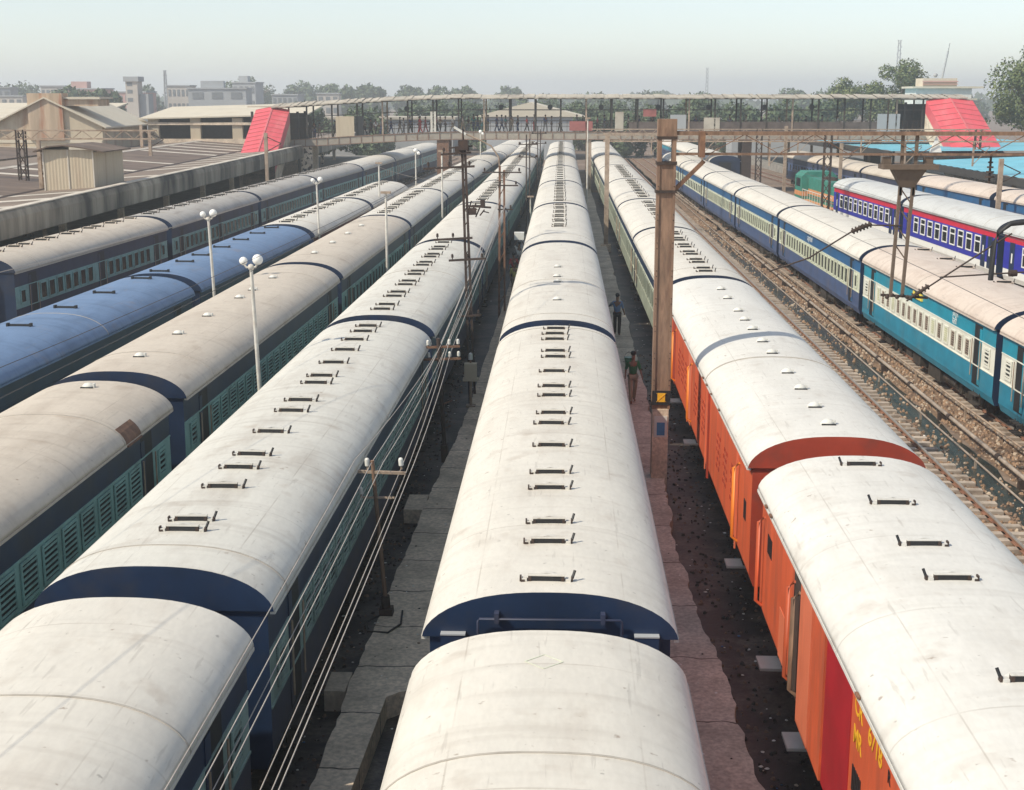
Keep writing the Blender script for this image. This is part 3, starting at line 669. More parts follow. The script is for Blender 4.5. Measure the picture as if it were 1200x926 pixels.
# F: orange vans then green-white coaches
FC = ('orange', 'orange', 'orange', 'orange_shade_trim')
f1 = coach('F', 2.2, 22.0, 'nearest orange parcel van at lower right, with the yellow number 6718 on its side', 'coaches of the train right of centre', 'roof_orange', FC, [12.24, 15.52, 16.96, 19.01, 21.35], 'slotm', (), 0, seams=[], bare=True, name='parcel_van')
f2 = coach('F', 25.6, 23.2, 'second orange parcel van, with small white vents on its roof and shade-painted end wall', 'coaches of the train right of centre', 'roof_orange', FC, [1.05, 2.6, 4.4, 6.2, 8.7, 10.35, 12.3, 13.9, 15.6, 18.2, 20.3], 'small', (), 0, seams=[8.1, 8.16], bare=True, name='parcel_van')
def vparts(o, L, first):
    s = -1
    def slits(n, h=.34): 
        def fn(b):
            for i in range(n): b.box(s * 1.60, s * 1.612, i * .085, i * .085 + .045, -h / 2, h / 2)
        return fn
    def panel(y0_, y1_, z0, z1, m_, nm='side_panel', d=.02): MB().box(s * 1.598, s * (1.60 + d), y0_, y1_, z0, z1).build(nm, m_, o)
    def rail(y_, m_='rail_orange'):
        MB().tube([(s * 1.60, y_, 1.25), (s * 1.72, y_, 1.35), (s * 1.72, y_, 2.85), (s * 1.60, y_, 2.95)], .035, 6).build('handrail', m_, o)
    def text(st, sz, y_, z_, m_='yellow', nm='lettering'):
        c = bpy.data.curves.new('t', 'FONT'); c.body = st; c.size = sz; c.extrude = .002; c.offset = sz * .015
        to = bpy.data.objects.new('t', c); COL.objects.link(to); bpy.context.view_layer.update()
        me = bpy.data.meshes.new_from_object(to.evaluated_get(bpy.context.evaluated_depsgraph_get())); bpy.data.objects.remove(to)
        me.materials.clear(); me.materials.append(M[m_]); t_ = link(nm, me, o); t_.matrix_local = Matrix.Translation((s * 1.606, y_, z_)) @ Matrix(((0, 0, -1, 0), (-1, 0, 0, 0), (0, 1, 0, 0), (0, 0, 0, 1)))
        return t_
    if first:
        panel(17.55, 18.35, 1.15, 3.25, 'rust_dark', 'door', .004); rail(17.75, 'steel_brown'); rail(21.6, 'orange'); rail(18.25, 'orange')
        panel(16.55, 17.5, .95, 3.30, 'orange_pale', 'side_panel', .05); panel(15.6, 16.53, .95, 3.30, 'orange', 'side_panel', .035)
        panel(13.9, 15.55, .95, 3.32, 'red_door', 'door', .012)
        panel(19.0, 19.6, 1.15, 2.0, 'orange_pale', 'side_panel', .01)  # small paler rectangle low on the van side
        text('CR', .34, 13.72, 2.92); text('MR', .34, 13.72, 2.52); text('6718', .36, 12.95, 2.88)
        text('R', .22, 11.95, 2.9, 'black')
        for y_, z_ in ((13.2, 2.05), (12.4, 1.95), (20.7, 2.6)):
            part('louvre', (6, s), slits(6), 'black', o, (0, y_, z_))
        for y_ in (14.6, 17.6, 20.6, 8.0): 
            MB().box(s * 1.35, s * 1.78, y_ - .28, y_ + .28, .52, .57, 0).box(s * 1.35, s * 1.4, y_ - .25, y_ - .2, .55, 1.0, 1).box(s * 1.35, s * 1.4, y_ + .2, y_ + .25, .55, 1.0, 1).build('footboard', ['offwhite', 'under'], o)
    else:
        for y0_, y1_ in ((2.3, 6.7), (8.6, 12.2), (13.8, 17.6)):
            for j in range(3):
                yy = y0_ + .3 + j * (y1_ - y0_ - .3) / 3
                part('louvre', ('l', s), lambda b: [b.box(s * 1.60, s * 1.611, i * .14, i * .14 + .05, q * .19, q * .19 + .09) for i in range(6) for q in range(5) if (i + q) % 3], 'orange_shade_trim', o, (0, yy, 1.75))
            panel(y0_ - .15, y0_ - .09, 1.0, 3.3, 'orange_pale', 'side_panel', .03)
        for y_ in (1.9, 12.6, 18.3): rail(y_)
        for y_ in (7.75,): panel(y_, y_ + .06, .95, 3.34, 'orange_shade_trim', 'door_post', .05)
        panel(18.5, 19.6, 1.1, 3.2, 'orange_shade_trim', 'door', .008); panel(12.75, 13.5, 1.1, 3.2, 'orange_pale', 'door', .015)
        part('louvre', (4, s), slits(4, .4), 'black', o, (0, .75, 2.25))
        for y_ in (2.5, 13, 18.5): MB().box(s * 1.35, s * 1.75, y_ - .25, y_ + .25, .52, .57, 0).box(s * 1.35, s * 1.4, y_ - .2, y_ + .2, .5, 1.0, 1).build('footboard', ['offwhite', 'under'], o)
    for i in range(8):
        yy = random.uniform(2, L - 1); MB().box(s * 1.70, s * 1.74, yy, yy + random.uniform(.05, .18), EAVE + .01, EAVE + .04).build('rust_fleck', 'rust', o)
vparts(f1, 22.0, True); vparts(f2, 23.2, False)
y = 49.6; FL = [18.3, 18.1, 20.6, 21, 21, 21, 21]
for k in range(7):
    coach('F', y, FL[k], ORD[k + 2] + ' coach in the row right of centre, ' + ('coupled behind the orange vans' if k == 0 else 'cream roof and pale green windows'), 'coaches of the train right of centre', 'roof_white', ('navy', 'band_cream', 'green_pale', 'navy'),
          [v for v in pairs(FL[k])] if k < 4 else [], 'slot', (-1,), 1 if k < 4 else 2, wpitch=.85, winframe='green_pale')
    y += FL[k] + .7
# G: blue / teal train
def gtext(o, st, sz, y_, z_, m_='white', s=-1, nm='lettering'):
    c = bpy.data.curves.new('t', 'FONT'); c.body = st; c.size = sz; c.extrude = .002
    to = bpy.data.objects.new('t', c); COL.objects.link(to); bpy.context.view_layer.update()
    me = bpy.data.meshes.new_from_object(to.evaluated_get(bpy.context.evaluated_depsgraph_get())); bpy.data.objects.remove(to)
    me.materials.clear(); me.materials.append(M[m_]); t_ = link(nm, me, o); t_.matrix_local = Matrix.Translation((s * 1.606, y_, z_)) @ Matrix(((0, 0, -1, 0), (-1, 0, 0, 0), (0, 1, 0, 0), (0, 0, 0, 1)))
    return t_
TC = ('teal', 'band_white', 'teal_low', 'navy'); GC = ('blue', 'band_cream', 'lower_blue', 'navy')
coach('G', 21.2, 20.3, 'nearest teal coach, cut off by the right edge of the photo', 'coaches of the blue and teal train', 'roof_pink', TC, pairs(20), 'slot', (-1,), 0, 'blind', .85, winframe='band_white')
gt = coach('G', 42.0, 17.6, 'bright teal coach with a white window band, under the hanging catenary mast', 'coaches of the blue and teal train', 'roof_pink', TC, [6.1, 10.4, 13.0, 16.3], 'slot', (-1,), 0, 'blind', .80, winframe='band_white', vx=.55, seams=[9])
gtext(gt, 'उत्तर', .30, 4.6, 3.08); gtext(gt, 'रेलवे', .30, 4.6, 2.80)
MB().box(-1.66, -1.60, 8.3, 9.5, 2.98, 3.22, 0).build('destination_board', 'sign_yellow', gt)
y = 60.2; GL = [21.3, 17.0, 18.2, 20, 20]
for k in range(5):
    coach('G', y, GL[k], ['blue coach with a cream window band, coupled behind the bright teal coach', 'blue coach with a cream window band, second behind the teal coach', 'dark blue coach with greenish windows, third behind the teal coach', 'fourth blue coach behind the teal coach, beyond the brown portal post', 'last blue coach of the teal train near the footbridge'][k], 'coaches of the blue and teal train', 'roof_white', GC, [], 'slot', (-1,), 1 if k < 3 else 2, 'louvre', .78, winframe='band_cream')
    if k == 0: gtext(bpy.data.objects[-1] if False else [o for o in bpy.data.objects if o.get('label', '').startswith('blue coach with a cream window band, coupled')][0], 'उत्तर रेलवे', .34, 12.5, 2.9)
    y += GL[k] + .7
# H: purple-blue and crimson coach
def hcoach(y0, L, label, end=False):
    o = coach('H', y0, L, label, 'royal blue coaches with a crimson stripe', 'roof_silver', ('crimson', 'royal', 'white', 'navy'), [], 'slot', (), 1, 'square', 1.35, winframe='white', bare=True)
    s = -1
    MB().box(s * 1.60, s * 1.618, .06, L - .06, 1.55, 2.93).build('side_panel', 'royal', o)
    y = 3.0
    while y < L - 2.6:
        part('window', (s, 'q'), win_fn(s, .95, 1.0, .07, mid=True), ['white', 'glass'], o, (s * 1.619, y, 2.35)); y += 1.42
    for dy in (1.1, 2.1, L - 1.2): part('door', ('r', s), lambda b: b.box(s * 1.60, s * 1.63, -.32, .32, 1.25, 2.95, 0).box(s * 1.631, s * 1.636, -.08, .08, 1.9, 2.4, 1), ['navy', 'white'], o, (0, dy, 0))
    return o
hcoach(55.2, 17.4, 'nearest royal blue and crimson coach, cut off by the right edge')
hcoach(73.4, 17.3, 'middle royal blue and crimson coach with eight white-framed windows')
hcoach(91.4, 18.4, 'farthest royal blue and crimson coach, right behind the green locomotive')
# locomotive
def loco(t, y0, label, cols=('loco_green', 'loco_orange')):
    p = Vector((tx(t, y0), y0, 0)); L = 16.5; q = Vector((tx(t, y0 + L), y0 + L, 0)); rz = -math.atan2(q.x - p.x, q.y - p.y)
    o = thing('locomotive', label, 'locomotive', p, rz)
    MB().box(-1.5, 1.5, .2, L - .2, .95, 1.35).build('frame', 'rust_dark', o)
    b = MB(); b.box(-.95, .95, 3.2, L - 5.0, 1.35, 3.35); b.box(-.9, .9, .8, 3.2, 1.35, 3.0); b.box(-1.45, 1.45, .5, L - .5, 1.351, 1.42, 1)
    b.build('hood', [cols[0], cols[1]], o)
    MB().extrude_y([(-1.55, 1.35), (1.55, 1.35), (1.55, 3.4), (1.1, 3.8), (-1.1, 3.8), (-1.55, 3.4)], L - 5, L - 2.2).build('cab', cols[0], o)
    MB().box(-1.56, 1.56, L - 5.01, L - 2.19, 1.7, 2.1).build('stripe', cols[1], o)
    MB().box(-.952, .952, .79, L - 5, 1.9, 2.35).box(-.96, .96, .8, L - 5, 1.7, 1.75).build('stripe', cols[1], o)
    for s in (-1, 1):
        MB().box(s * 1.55, s * 1.57, L - 4.4, L - 2.8, 2.5, 3.2).build('window', 'glass', o)
        b = MB(); b.tube([(s * 1.45, .6, 2.3), (s * 1.45, L - 5, 2.3)], .03, 6)
        for i in range(12): b.tube([(s * 1.45, .6 + i * (L - 5.6) / 11, 1.4), (s * 1.45, .6 + i * (L - 5.6) / 11, 2.3)], .025, 6)
        b.build('handrail', 'offwhite', o)
    for yy in (3.0, L - 3.0): part('bogie', 'b', bogie_fn, 'under', o, (0, yy, 0))
    MB().tube([(0, 6, 3.35), (0, 6, 3.6)], .3, 10).tube([(0, 8, 3.35), (0, 8, 3.55)], .55, 12).build('roof_fan', 'rust_dark', o)
    return o
M['loco_green'] = mat('loco_green', (.03, .20, .15), .6, .25, 1.5, (.08, .09, .07), .5, 1.2)
M['loco_orange'] = mat('loco_orange', (.62, .26, .10), .6, .25, 1.5, (.4, .3, .2), .5, 1.5)
loco('H', 110.6, 'green diesel locomotive with an orange stripe, ahead of the crimson and blue coaches')
# I: far right grey-blue train, L: middle far train
y = 62.5; IL = [17.2, 16.0, 16.0, 15.8, 16, 16, 16]
for k in range(6):
    coach('I', y, IL[k], ['nearest coach of the farthest right train, cut by the edge of the photo', 'second coach of the farthest right train, below the blue canopy', 'third coach of the farthest right train, with yellow marks on its blue side', 'fourth coach of the farthest right train, behind the crimson coach', 'fifth coach of the farthest right train, behind the green locomotive', 'sixth coach of the farthest right train, small beyond the locomotive'][k], 'coaches of the farthest right train',
          'roof_pink' if k < 3 else 'roof_tan', ('blue' if k < 3 else 'navy_dull', 'lower_blue', 'navy', 'navy'), [], 'slot', (-1,), 1 if k < 4 else 2, 'louvre', 1.1, winframe='lower_blue')
    y += IL[k] + .7
for k in range(3):
    coach('L', 150 + 21.5 * k, 20.8, ['pale-roofed blue coach standing between the portal posts short of the footbridge', 'pale-roofed blue coach just under the footbridge on the middle right track', 'pale-roofed blue coach beyond the footbridge on the middle right track'][k], 'coaches on the middle right track', 'roof_white', ('teal', 'lower_blue', 'navy', 'navy'), [], 'slot', (-1,), 2)

# ---------------------------------------------------------------- lamp posts
def globe_lamp(x, y, h, label, lean=0.03, twin=True, a=0):
    o = thing('lamp_post', label, 'lamp post', (x + lean * h, y, 0), 0, 'globe lamp posts between the left rows'); o.rotation_euler = (0, -lean, 0)
    MB().tube([(0, 0, 0), (0, 0, h - .12)], .065, 10, r2=.045).box(-.12, .12, -.12, .12, 0, .5).build('pole', 'lamp_pole', o)
    MB().tube([(-.20, 0, h), (-.12, 0, h - .12), (.12, 0, h - .12), (.20, 0, h)], .03, 6).sphere((0, 0, h - .12), .09, 0, 8).build('arm', 'lamp_pole', o)
    for i, s in enumerate((-1, 1)):
        r_ = .14 if s > 0 else .11
        MB().sphere((s * .20, (-.06 if s > 0 else .05), h + (.08 if s > 0 else .04)), r_, 0, 14).build('globe', 'globe', o)
    return o
globe_lamp(-8.2, 35.0, 6.15, 'nearest twin-globe lamp post, rising in front of the tan-roofed coach')
globe_lamp(-12.8, 48.4, 6.2, 'twin-globe lamp post standing in front of the two blue roofs')
globe_lamp(-12.8, 69.8, 6.1, 'twin-globe lamp post where the blue roof meets the pale-roofed maroon coach', .02)
def plain_lamp(x, y, h, label, ball=False):
    o = thing('lamp_post', label, 'lamp post', (x, y, 0), 0, 'slender lamp posts farther up the left rows')
    MB().tube([(0, 0, 0), (0, 0, h)], .07, 8, r2=.05).build('pole', 'lamp_pole', o)
    if ball: MB().sphere((0, 0, h + .1), .18, 0, 12).sphere((.25, -.1, h - .1), .14, 0, 10).build('globe', 'globe', o)
    else: MB().box(-.22, .22, -.12, .12, h, h + .1).build('lamp_head', 'steel_tan', o)
plain_lamp(-8.1, 61.0, 6.1, 'slender lamp post with a brown flat head beside the third tan-row coach')
plain_lamp(-12.6, 91.7, 5.9, 'slender lamp post with a flat head in front of the maroon-sided coaches')
plain_lamp(-12.0, 108.6, 6.0, 'slender white-headed lamp post beyond the rounded last coach', True)
plain_lamp(-7.9, 86.4, 6.9, 'tall slender lamp post between the tan row and the white row', False)
plain_lamp(-9.0, 142, 6.6, 'small distant globe lamp post just short of the footbridge', True)
plain_lamp(1.55, 112, 8.5, 'tall thin white post rising right of the centre train roof')
plain_lamp(-2.6, 96, 3.4, 'short post with a white box head left of the centre train')

# ---------------------------------------------------------------- poles, masts, portal
def insul(b, x, y, z, mi=1, s=1.0):
    b.tube([(x, y, z), (x, y, z + .07 * s)], .02 * s, 6, 0).tube([(x, y, z + .07 * s), (x, y, z + .16 * s)], .045 * s, 8, mi).sphere((x, y, z + .17 * s), .045 * s, mi, 8)
o = thing('telegraph_pole', 'brown telegraph pole with one wooden crossarm, nearest, on the left platform', 'telegraph pole', (-3.46, 25.2, 0)); o.rotation_euler = (0, R(-4.0), 0)
MB().tube([(0, 0, .2), (0, 0, 3.55)], .046, 8, r2=.038).build('pole', 'steel_brown', o)
b = MB(); b.beam((-.62, 0, 3.38), (.62, 0, 3.26), .055, .055)
for x in (-.58, -.1, .55): insul(b, x, 0, 3.40 - .05 * (x + .6), 1, 1.1)
b.build('crossarm', ['steel_tan', 'offwhite'], o)
b = MB(); b.beam((-.30, 0, 2.83), (.36, 0, 2.78), .035); insul(b, -.28, 0, 2.83); b.build('crossarm', ['steel_tan', 'offwhite'], o)
MB().box(-.13, .13, -.13, .13, 0, .55).tube([(0, 0, .5), (0, 0, .8)], .09, 8).build('base', 'rust_dark', o)
MB().tube([(-.05, -.05, .45), (-.35, -.4, .43), (-.25, -.9, .43), (.15, -1.0, .43), (.35, -.6, .43), (.3, .1, .43)], .02, 6).build('loose_cable', 'dark', o)
o = thing('telegraph_pole', 'dark telegraph pole crowded with wires and insulators, second along the left platform', 'telegraph pole', (-3.45, 37.8, 0)); o.rotation_euler = (0, R(-2.5), 0)
MB().tube([(0, 0, 0), (0, 0, 3.7)], .06, 8).build('pole', 'rust_dark', o)
b = MB()
for z in (3.45, 3.1):
    b.beam((-.6, 0, z), (.6, 0, z), .06)
    for x in (-.55, -.3, .3, .55): insul(b, x, 0, z)
b.beam((.05, 0, 1.8), (.3, 0, 1.9), .04); b.build('crossarm', ['rust', 'offwhite'], o)
MB().box(-.1, .1, -.1, .1, .1, .6).build('base', 'rust_dark', o)
o = thing('junction_pole', 'slim pole carrying a cream junction box with an insulator on top, left platform', 'junction box pole', (-3.12, 43.6, 0))
MB().tube([(0, 0, 0), (0, 0, 1.3)], .045, 8).box(-.15, .15, -.15, .15, .4, .46).build('pole', 'steel_tan', o)
MB().box(-.2, .2, -.14, .14, 1.35, 1.85).box(-.25, .25, -.18, .18, 1.28, 1.35).build('box', 'wall_hut', o)
b = MB(); insul(b, 0, 0, 1.86, 1, 1.6); b.build('insulator', ['rust', 'offwhite'], o)

o = thing('iron_mast', 'tall dark iron mast with many crossarms between the left platform and the white row', 'mast', (-3.2, 45.5, 0)); o.rotation_euler = (0, R(-1.6), 0)
b = MB()
for dx in (-.09, .09):
    b.beam((dx, 0, 0), (dx * .5, 0, 8.9), .08, .08)
for i in range(18): z = .3 + i * .48; b.beam((-.085, 0, z), (.085, 0, z + .3), .03, .03)
b.tube([(0, 0, 8.9), (0, 0, 9.3)], .03, 6); b.build('pole', 'rust_dark', o)
for (x0, x1, z) in ((-.75, .25, 8.5), (-1.35, .35, 8.05), (-1.1, .2, 5.7), (-.62, .62, 5.0), (-.4, .4, 3.1)):
    b = MB(); b.beam((x0, -.06, z), (x1, -.06, z + .04), .07, .07)
    for q in range(3): insul(b, x0 + (x1 - x0) * (.1 + .4 * q), -.06, z + .03, 1, .9)
    b.build('crossarm', ['rust_dark', 'rust_dark'], o)
b = MB(); b.box(-.16, .16, -.14, .14, 8.62, 8.95); b.box(-.28, -.05, -.1, .1, 8.5, 8.75); b.beam((-.45, 0, 8.7), (.3, 0, 8.75), .05); b.build('switch_box', 'rust_dark', o)
b = MB()
for i in range(5): b.beam((.05 + i * .14, -.05, 6.5 + .10 * math.sin(i * 2)), (.2 + i * .14, .05, 6.95 - .1 * i), .035)
b.beam((0, 0, 6.8), (.85, 0, 6.72), .06); b.box(.1, .35, -.08, .08, 6.5, 6.72); b.box(.5, .65, -.08, .08, 6.75, 6.98); b.build('switch_gear', 'rust_dark', o)
o = thing('iron_mast', 'second dark iron mast with a curved lamp bracket, beyond the crowded mast', 'mast', (-3.05, 63.7, 0))
b = MB(); b.beam((-.15, 0, 0), (-.1, 0, 7.2), .1, .1); b.beam((.12, 0, 0), (.1, 0, 7.0), .09, .09)
for i in range(6): b.beam((-.12, 0, .8 + i), (.1, 0, 1.2 + i), .04)
b.build('pole', 'rust', o)
b = MB(); b.tube([(-.1, 0, 7.1), (-.15, 0, 7.6), (-.5, 0, 8.1), (-1.1, 0, 8.4), (-1.7, 0, 8.65)], .04, 6); b.build('lamp_bracket', 'steel_tan', o)
MB().beam((-1.65, 0, 8.62), (-2.2, 0, 8.95), .2, .1).build('lamp_head', 'offwhite', o)
for (x0, x1, z) in ((-.9, .9, 6.9), (-.2, .75, 6.3), (-.2, .5, 5.2)):
    b = MB(); b.beam((x0, -.08, z), (x1, -.08, z), .06); insul(b, x0 + .1, -.08, z); insul(b, x1 - .1, -.08, z); b.build('crossarm', ['rust_dark', 'rust_dark'], o)
for (x, y, h, lb) in ((-2.9, 100, 7.6, 'third thin iron mast left of the centre train, with two crossarms'), (-2.7, 128, 7.6, 'far thin iron mast left of the centre train, just short of the footbridge')):
    o = thing('iron_mast', lb, 'mast', (x, y, 0)); MB().beam((-.12, 0, 0), (-.12, 0, h), .09).beam((.12, 0, 0), (.12, 0, h - .3), .09).build('pole', 'rust_dark', o)
    for z in (h - .7, h - 1.6): MB().beam((-.7, -.08, z), (.7, -.08, z), .07).sphere((-.6, -.08, z + .1), .09, 0, 6).sphere((.6, -.08, z + .1), .09, 0, 6).build('crossarm', 'rust_dark', o)

# concrete pole right of the centre train
o = thing('concrete_pole', 'tan concrete pole standing at the kerb right of the centre train', 'pole', (2.6, 92.7, 0))
MB().beam((0, 0, 0), (0, 0, 7.9), .30, .26).build('pole', 'steel_tan', o); MB().box(-.35, .35, -.3, .3, 0, .5).build('base', 'conc_dark', o)

# big portal: brown post, boom, hanging drop arm
PO = thing('catenary_portal', 'rusty overhead line portal with a brown post on the right platform', 'gantry', (2.5, 35.4, 0))
b = MB(); b.box(-.17, .17, -.165, .165, 2.3, 8.72, 0)
for s in (-1, 1): b.box(s * .171, s * .235, -.2, .2, 2.3, 8.72, 0)
for i in range(8):
    for sx in (-.2, .2):
        for dz in (.04, .18): b.sphere((sx, -.2, 2.9 + i * .72 + dz), .016, 1, 6)
b.box(-.24, .24, -.205, .205, 9.371, 9.8, 0)
for s in (-1, 1): b.box(s * .13, s * .235, -.2, .2, 8.72, 9.35, 0)
b.box(-.27, .27, -.23, .23, 7.95, 8.02, 1); b.box(-.26, .26, -.22, .22, 8.66, 8.74, 1); b.box(-.25, .25, -.22, .22, 9.3, 9.37, 1)
post = b.build('post', ['steel_brown', 'rust_dark'], PO)
b = MB(); b.box(-.22, .2, -.22, .22, 0, 2.3); b.build('footing', 'conc_dark', PO)
pl = MB().box(-.17, .17, -.235, -.221, 1.55, 2.12, 0).box(-.10, .11, -.240, -.236, 1.60, 1.95, 1).build('notice_plate', ['offwhite', 'sign_blue'], PO)
MB().box(-.24, .24, -.215, -.202, 2.42, 2.80, 0).build('warning_band', 'black', PO)
MB().box(-.10, .10, -.222, -.216, 2.50, 2.74, 0).beam((-.13, -.219, 2.5), (.13, -.219, 2.74), .03, .004).beam((.13, -.219, 2.5), (-.13, -.219, 2.74), .03, .004).build('warning_sign', 'yellow', PO)
MB().beam((.2, -.05, 8.0), (.95, -.05, 8.75), .12, .1).build('brace', 'rust', PO)
b = MB()
for yy in (-.13, .13):
    b.box(.2, 13.5, yy - .035, yy + .035, 9.40, 9.49, 0); b.box(.2, 13.5, yy - .03, yy + .03, 8.90, 8.955, 0)
for x in (.85, 1.0): pass
b.box(.82, .95, -.28, .28, 8.85, 9.5, 1)
for i in range(7):
    x = 1.1 + i * 1.75
    b.beam((x, -.13, 8.95), (x + .85, -.13, 9.42), .018, .018, 1); b.beam((x + .85, -.13, 9.42), (x + 1.7, -.13, 8.95), .018, .018, 1)
    b.beam((x, .22, 8.93), (x, -.22, 8.93), .04, .04, 1)
bm_ = b.build('boom', ['steel_brown', 'rust'], PO)
# drop arm
DA = MB()
dx0 = 8.6 - 2.5
for a, c in (((-.18, 0, 9.5), (-.16, 0, 7.9)), ((.18, 0, 9.5), (.16, 0, 7.9)), ((-.16, 0, 8.6), (-.26, 0, 5.3)), ((.16, 0, 8.6), (.04, 0, 5.3))):
    DA.beam((dx0 + a[0], -.05, a[2]), (dx0 + c[0], -.05, c[2]), .075, .09)
for z in (8.1, 7.6, 7.1, 6.6):
    DA.beam((dx0 - .18, -.05, z), (dx0 + .12, -.05, z - .4), .03, .03)
DA.box(dx0 - .68, dx0 + .70, -.3, .3, 8.56, 8.68); 
DA.add([(dx0 - .42, -.25, 8.56), (dx0 + .42, -.25, 8.56), (dx0 + .17, -.1, 8.1), (dx0 - .17, -.1, 8.1), (dx0 - .42, .2, 8.56), (dx0 + .42, .2, 8.56), (dx0 + .17, .1, 8.1), (dx0 - .17, .1, 8.1)],
       [(0, 1, 2, 3), (7, 6, 5, 4), (0, 3, 7, 4), (1, 5, 6, 2), (0, 4, 5, 1), (3, 2, 6, 7)])
for s in (-.55, .5): DA.box(dx0 + s - .1, dx0 + s + .1, -.12, .12, 8.68, 8.86)
DA.build('drop_arm', 'steel_olive', PO)
b = MB(); b.beam((dx0 - .5, -.05, 5.35), (dx0 + .7, -.05, 5.28), .06)
for i in range(5): b.sphere((dx0 - .35 + i * .13, -.08, 5.3 + (i % 2) * .05), .06, 0, 6)
b.build('arm_foot', 'rust_dark', PO)
def cantilever(pts, ins, nm='cantilever'):
    b = MB(); b.tube(pts, .022, 6, 0)
    p, q = Vector(ins[0]), Vector(ins[1]); b.tube([p, q], .045, 8, 1)
    for i in range(6): c = p.lerp(q, (i + .5) / 6); d = (q - p).normalized() * .015; b.tube([c - d, c + d], .085, 10, 1)
    b.build(nm, ['rust_dark', 'rust_dark'], PO)
cantilever([(dx0 - .1, -.1, 7.14), (7.52 - 2.5, -.1, 7.15), (6.2 - 2.5, -.1, 6.3), (5.2 - 2.5, -.1, 5.95)], ((7.75 - 2.5, -.1, 7.18), (7.25 - 2.5, -.1, 6.98)))
cantilever([(8.75 - 2.5, -.1, 5.2), (9.6 - 2.5, -.1, 5.79), (10.9 - 2.5, -.1, 6.69), (11.3 - 2.5, -.1, 6.95)], ((8.8 - 2.5, -.1, 5.25), (9.3 - 2.5, -.1, 5.6)))
cantilever([(9.56 - 2.5, -.1, 5.82), (11.9 - 2.5, -.1, 5.98)], ((11.3 - 2.5, -.1, 5.93), (11.5 - 2.5, -.1, 5.94)))
b = MB(); b.tube([(10.66 - 2.5, 0, 8.88), (10.66 - 2.5, 0, 8.2)], .03, 6)
for i in range(4): b.tube([(10.66 - 2.5, 0, 8.75 - i * .12), (10.66 - 2.5, 0, 8.71 - i * .12)], .06 + .02 * i, 10)
b.build('insulator', 'rust_dark', PO)
b = MB(); X0 = 10.85 - 2.5; b.tube([(X0, -.1, 5.75), (X0 + .02, -.1, 6.7), (X0 + .12, -.1, 7.0), (X0 + .4, -.1, 7.2), (X0 + 1.2, -.1, 7.28)], .07, 8); b.build('bent_arm', 'black', PO)
MB().add([(9.1 - 2.5, -.1, 8.98), (9.4 - 2.5, -.1, 8.98), (9.25 - 2.5, -.1, 9.38), (9.1 - 2.5, -.05, 8.98), (9.4 - 2.5, -.05, 8.98), (9.25 - 2.5, -.05, 9.38)], [(0, 1, 2), (5, 4, 3), (0, 3, 4, 1), (1, 4, 5, 2), (2, 5, 3, 0)]).build('marker_plate', 'white', PO)

# second, farther portals and posts on the right
def lattice_post(b, x, y, h, wd=.5, mi=0):
    for dx in (-wd / 2, wd / 2):
        for dy in (-.2, .2): b.beam((x + dx, y + dy, 0), (x + dx, y + dy, h), .09, .09, mi)
    n = int(h / .8)
    for i in range(n): b.beam((x - wd / 2, y - .2, i * .8), (x + wd / 2, y - .2, i * .8 + .8), .05, .05, mi); b.beam((x + wd / 2, y + .2, i * .8), (x - wd / 2, y + .2, i * .8 + .8), .05, .05, mi)
def portal(x0, x1, y, h, label, posts, hang=()):
    o = thing('catenary_portal', label, 'gantry', ((x0 + x1) / 2, y, 0)); c = (x0 + x1) / 2
    for p in posts:
        b = MB(); lattice_post(b, p - c, 0, h + .6); b.build('post', 'rust_dark', o)
    b = MB(); 
    for z in (h, h + .55): b.beam((x0 - c, -.2, z), (x1 - c, -.2, z), .09, .09); b.beam((x0 - c, .2, z), (x1 - c, .2, z), .09, .09)
    n = max(2, int((x1 - x0) / 1.4))
    for i in range(n): xa = x0 - c + (x1 - x0) * i / n; xb = x0 - c + (x1 - x0) * (i + 1) / n; b.beam((xa, -.2, h), ((xa + xb) / 2, -.2, h + .55), .05); b.beam(((xa + xb) / 2, -.2, h + .55), (xb, -.2, h), .05)
    b.build('boom', 'steel_tan', o)
    for p in hang:
        MB().beam((p - c, 0, h), (p - c, 0, h - 1.8), .12, .1).tube([(p - c, 0, h - .6), (p - c + 1.2, 0, h - .3)], .03, 6).tube([(p - c, 0, h - 1.7), (p - c + 1.2, 0, h - .4)], .03, 6).build('drop_arm', 'steel_tan', o)
    return o
portal(2.6, 46, 104, 7.0, 'distant overhead line portal spanning the right yard behind the locomotive', (19.3, 45), (10, 15, 25, 30))
portal(2.2, 40, 134, 6.6, 'farthest overhead line portal just short of the footbridge on the right', (18.3, 39), (8, 13, 22, 28))
portal(-60, -27.6, 92, 7.5, 'overhead line portal running above the canopy roofs at the left edge', (-36.8,), (-52,))
for (x, y, h, lb) in ((19.9, 128, 7.6, 'pale concrete mast beside the dark lattice post'), (24.2, 124, 6.2, 'cream mast with a bent top beside the green locomotive'), (28.4, 92, 6.3, 'thin pale mast behind the crimson coach roof'),
                      (-25.9, 118, 7.2, 'grey mast standing before the left red stair cover'), (-39, 128, 7.2, 'rusty mast on the canopy roofs left of the red stair cover'), (-43.5, 140, 7.4, 'grey mast left of the red stair cover by the white pillars')):
    o = thing('mast', lb, 'mast', (x, y, 0)); MB().beam((0, 0, 0), (0, 0, h), .28, .24).build('pole', 'steel_tan', o)
    MB().tube([(0, 0, h - 1.6), (1.3, 0, h - .9)], .04, 6).tube([(0, 0, h - .3), (1.3, 0, h - .9)], .04, 6).build('bracket', 'rust_dark', o)
o = thing('mast', 'thin mast with two dark insulators beside the corrugated hut', 'mast', (-33.3, 86.0, 0))
MB().beam((0, 0, 0), (0, 0, 7.6), .22, .2).build('pole', 'steel_tan', o)
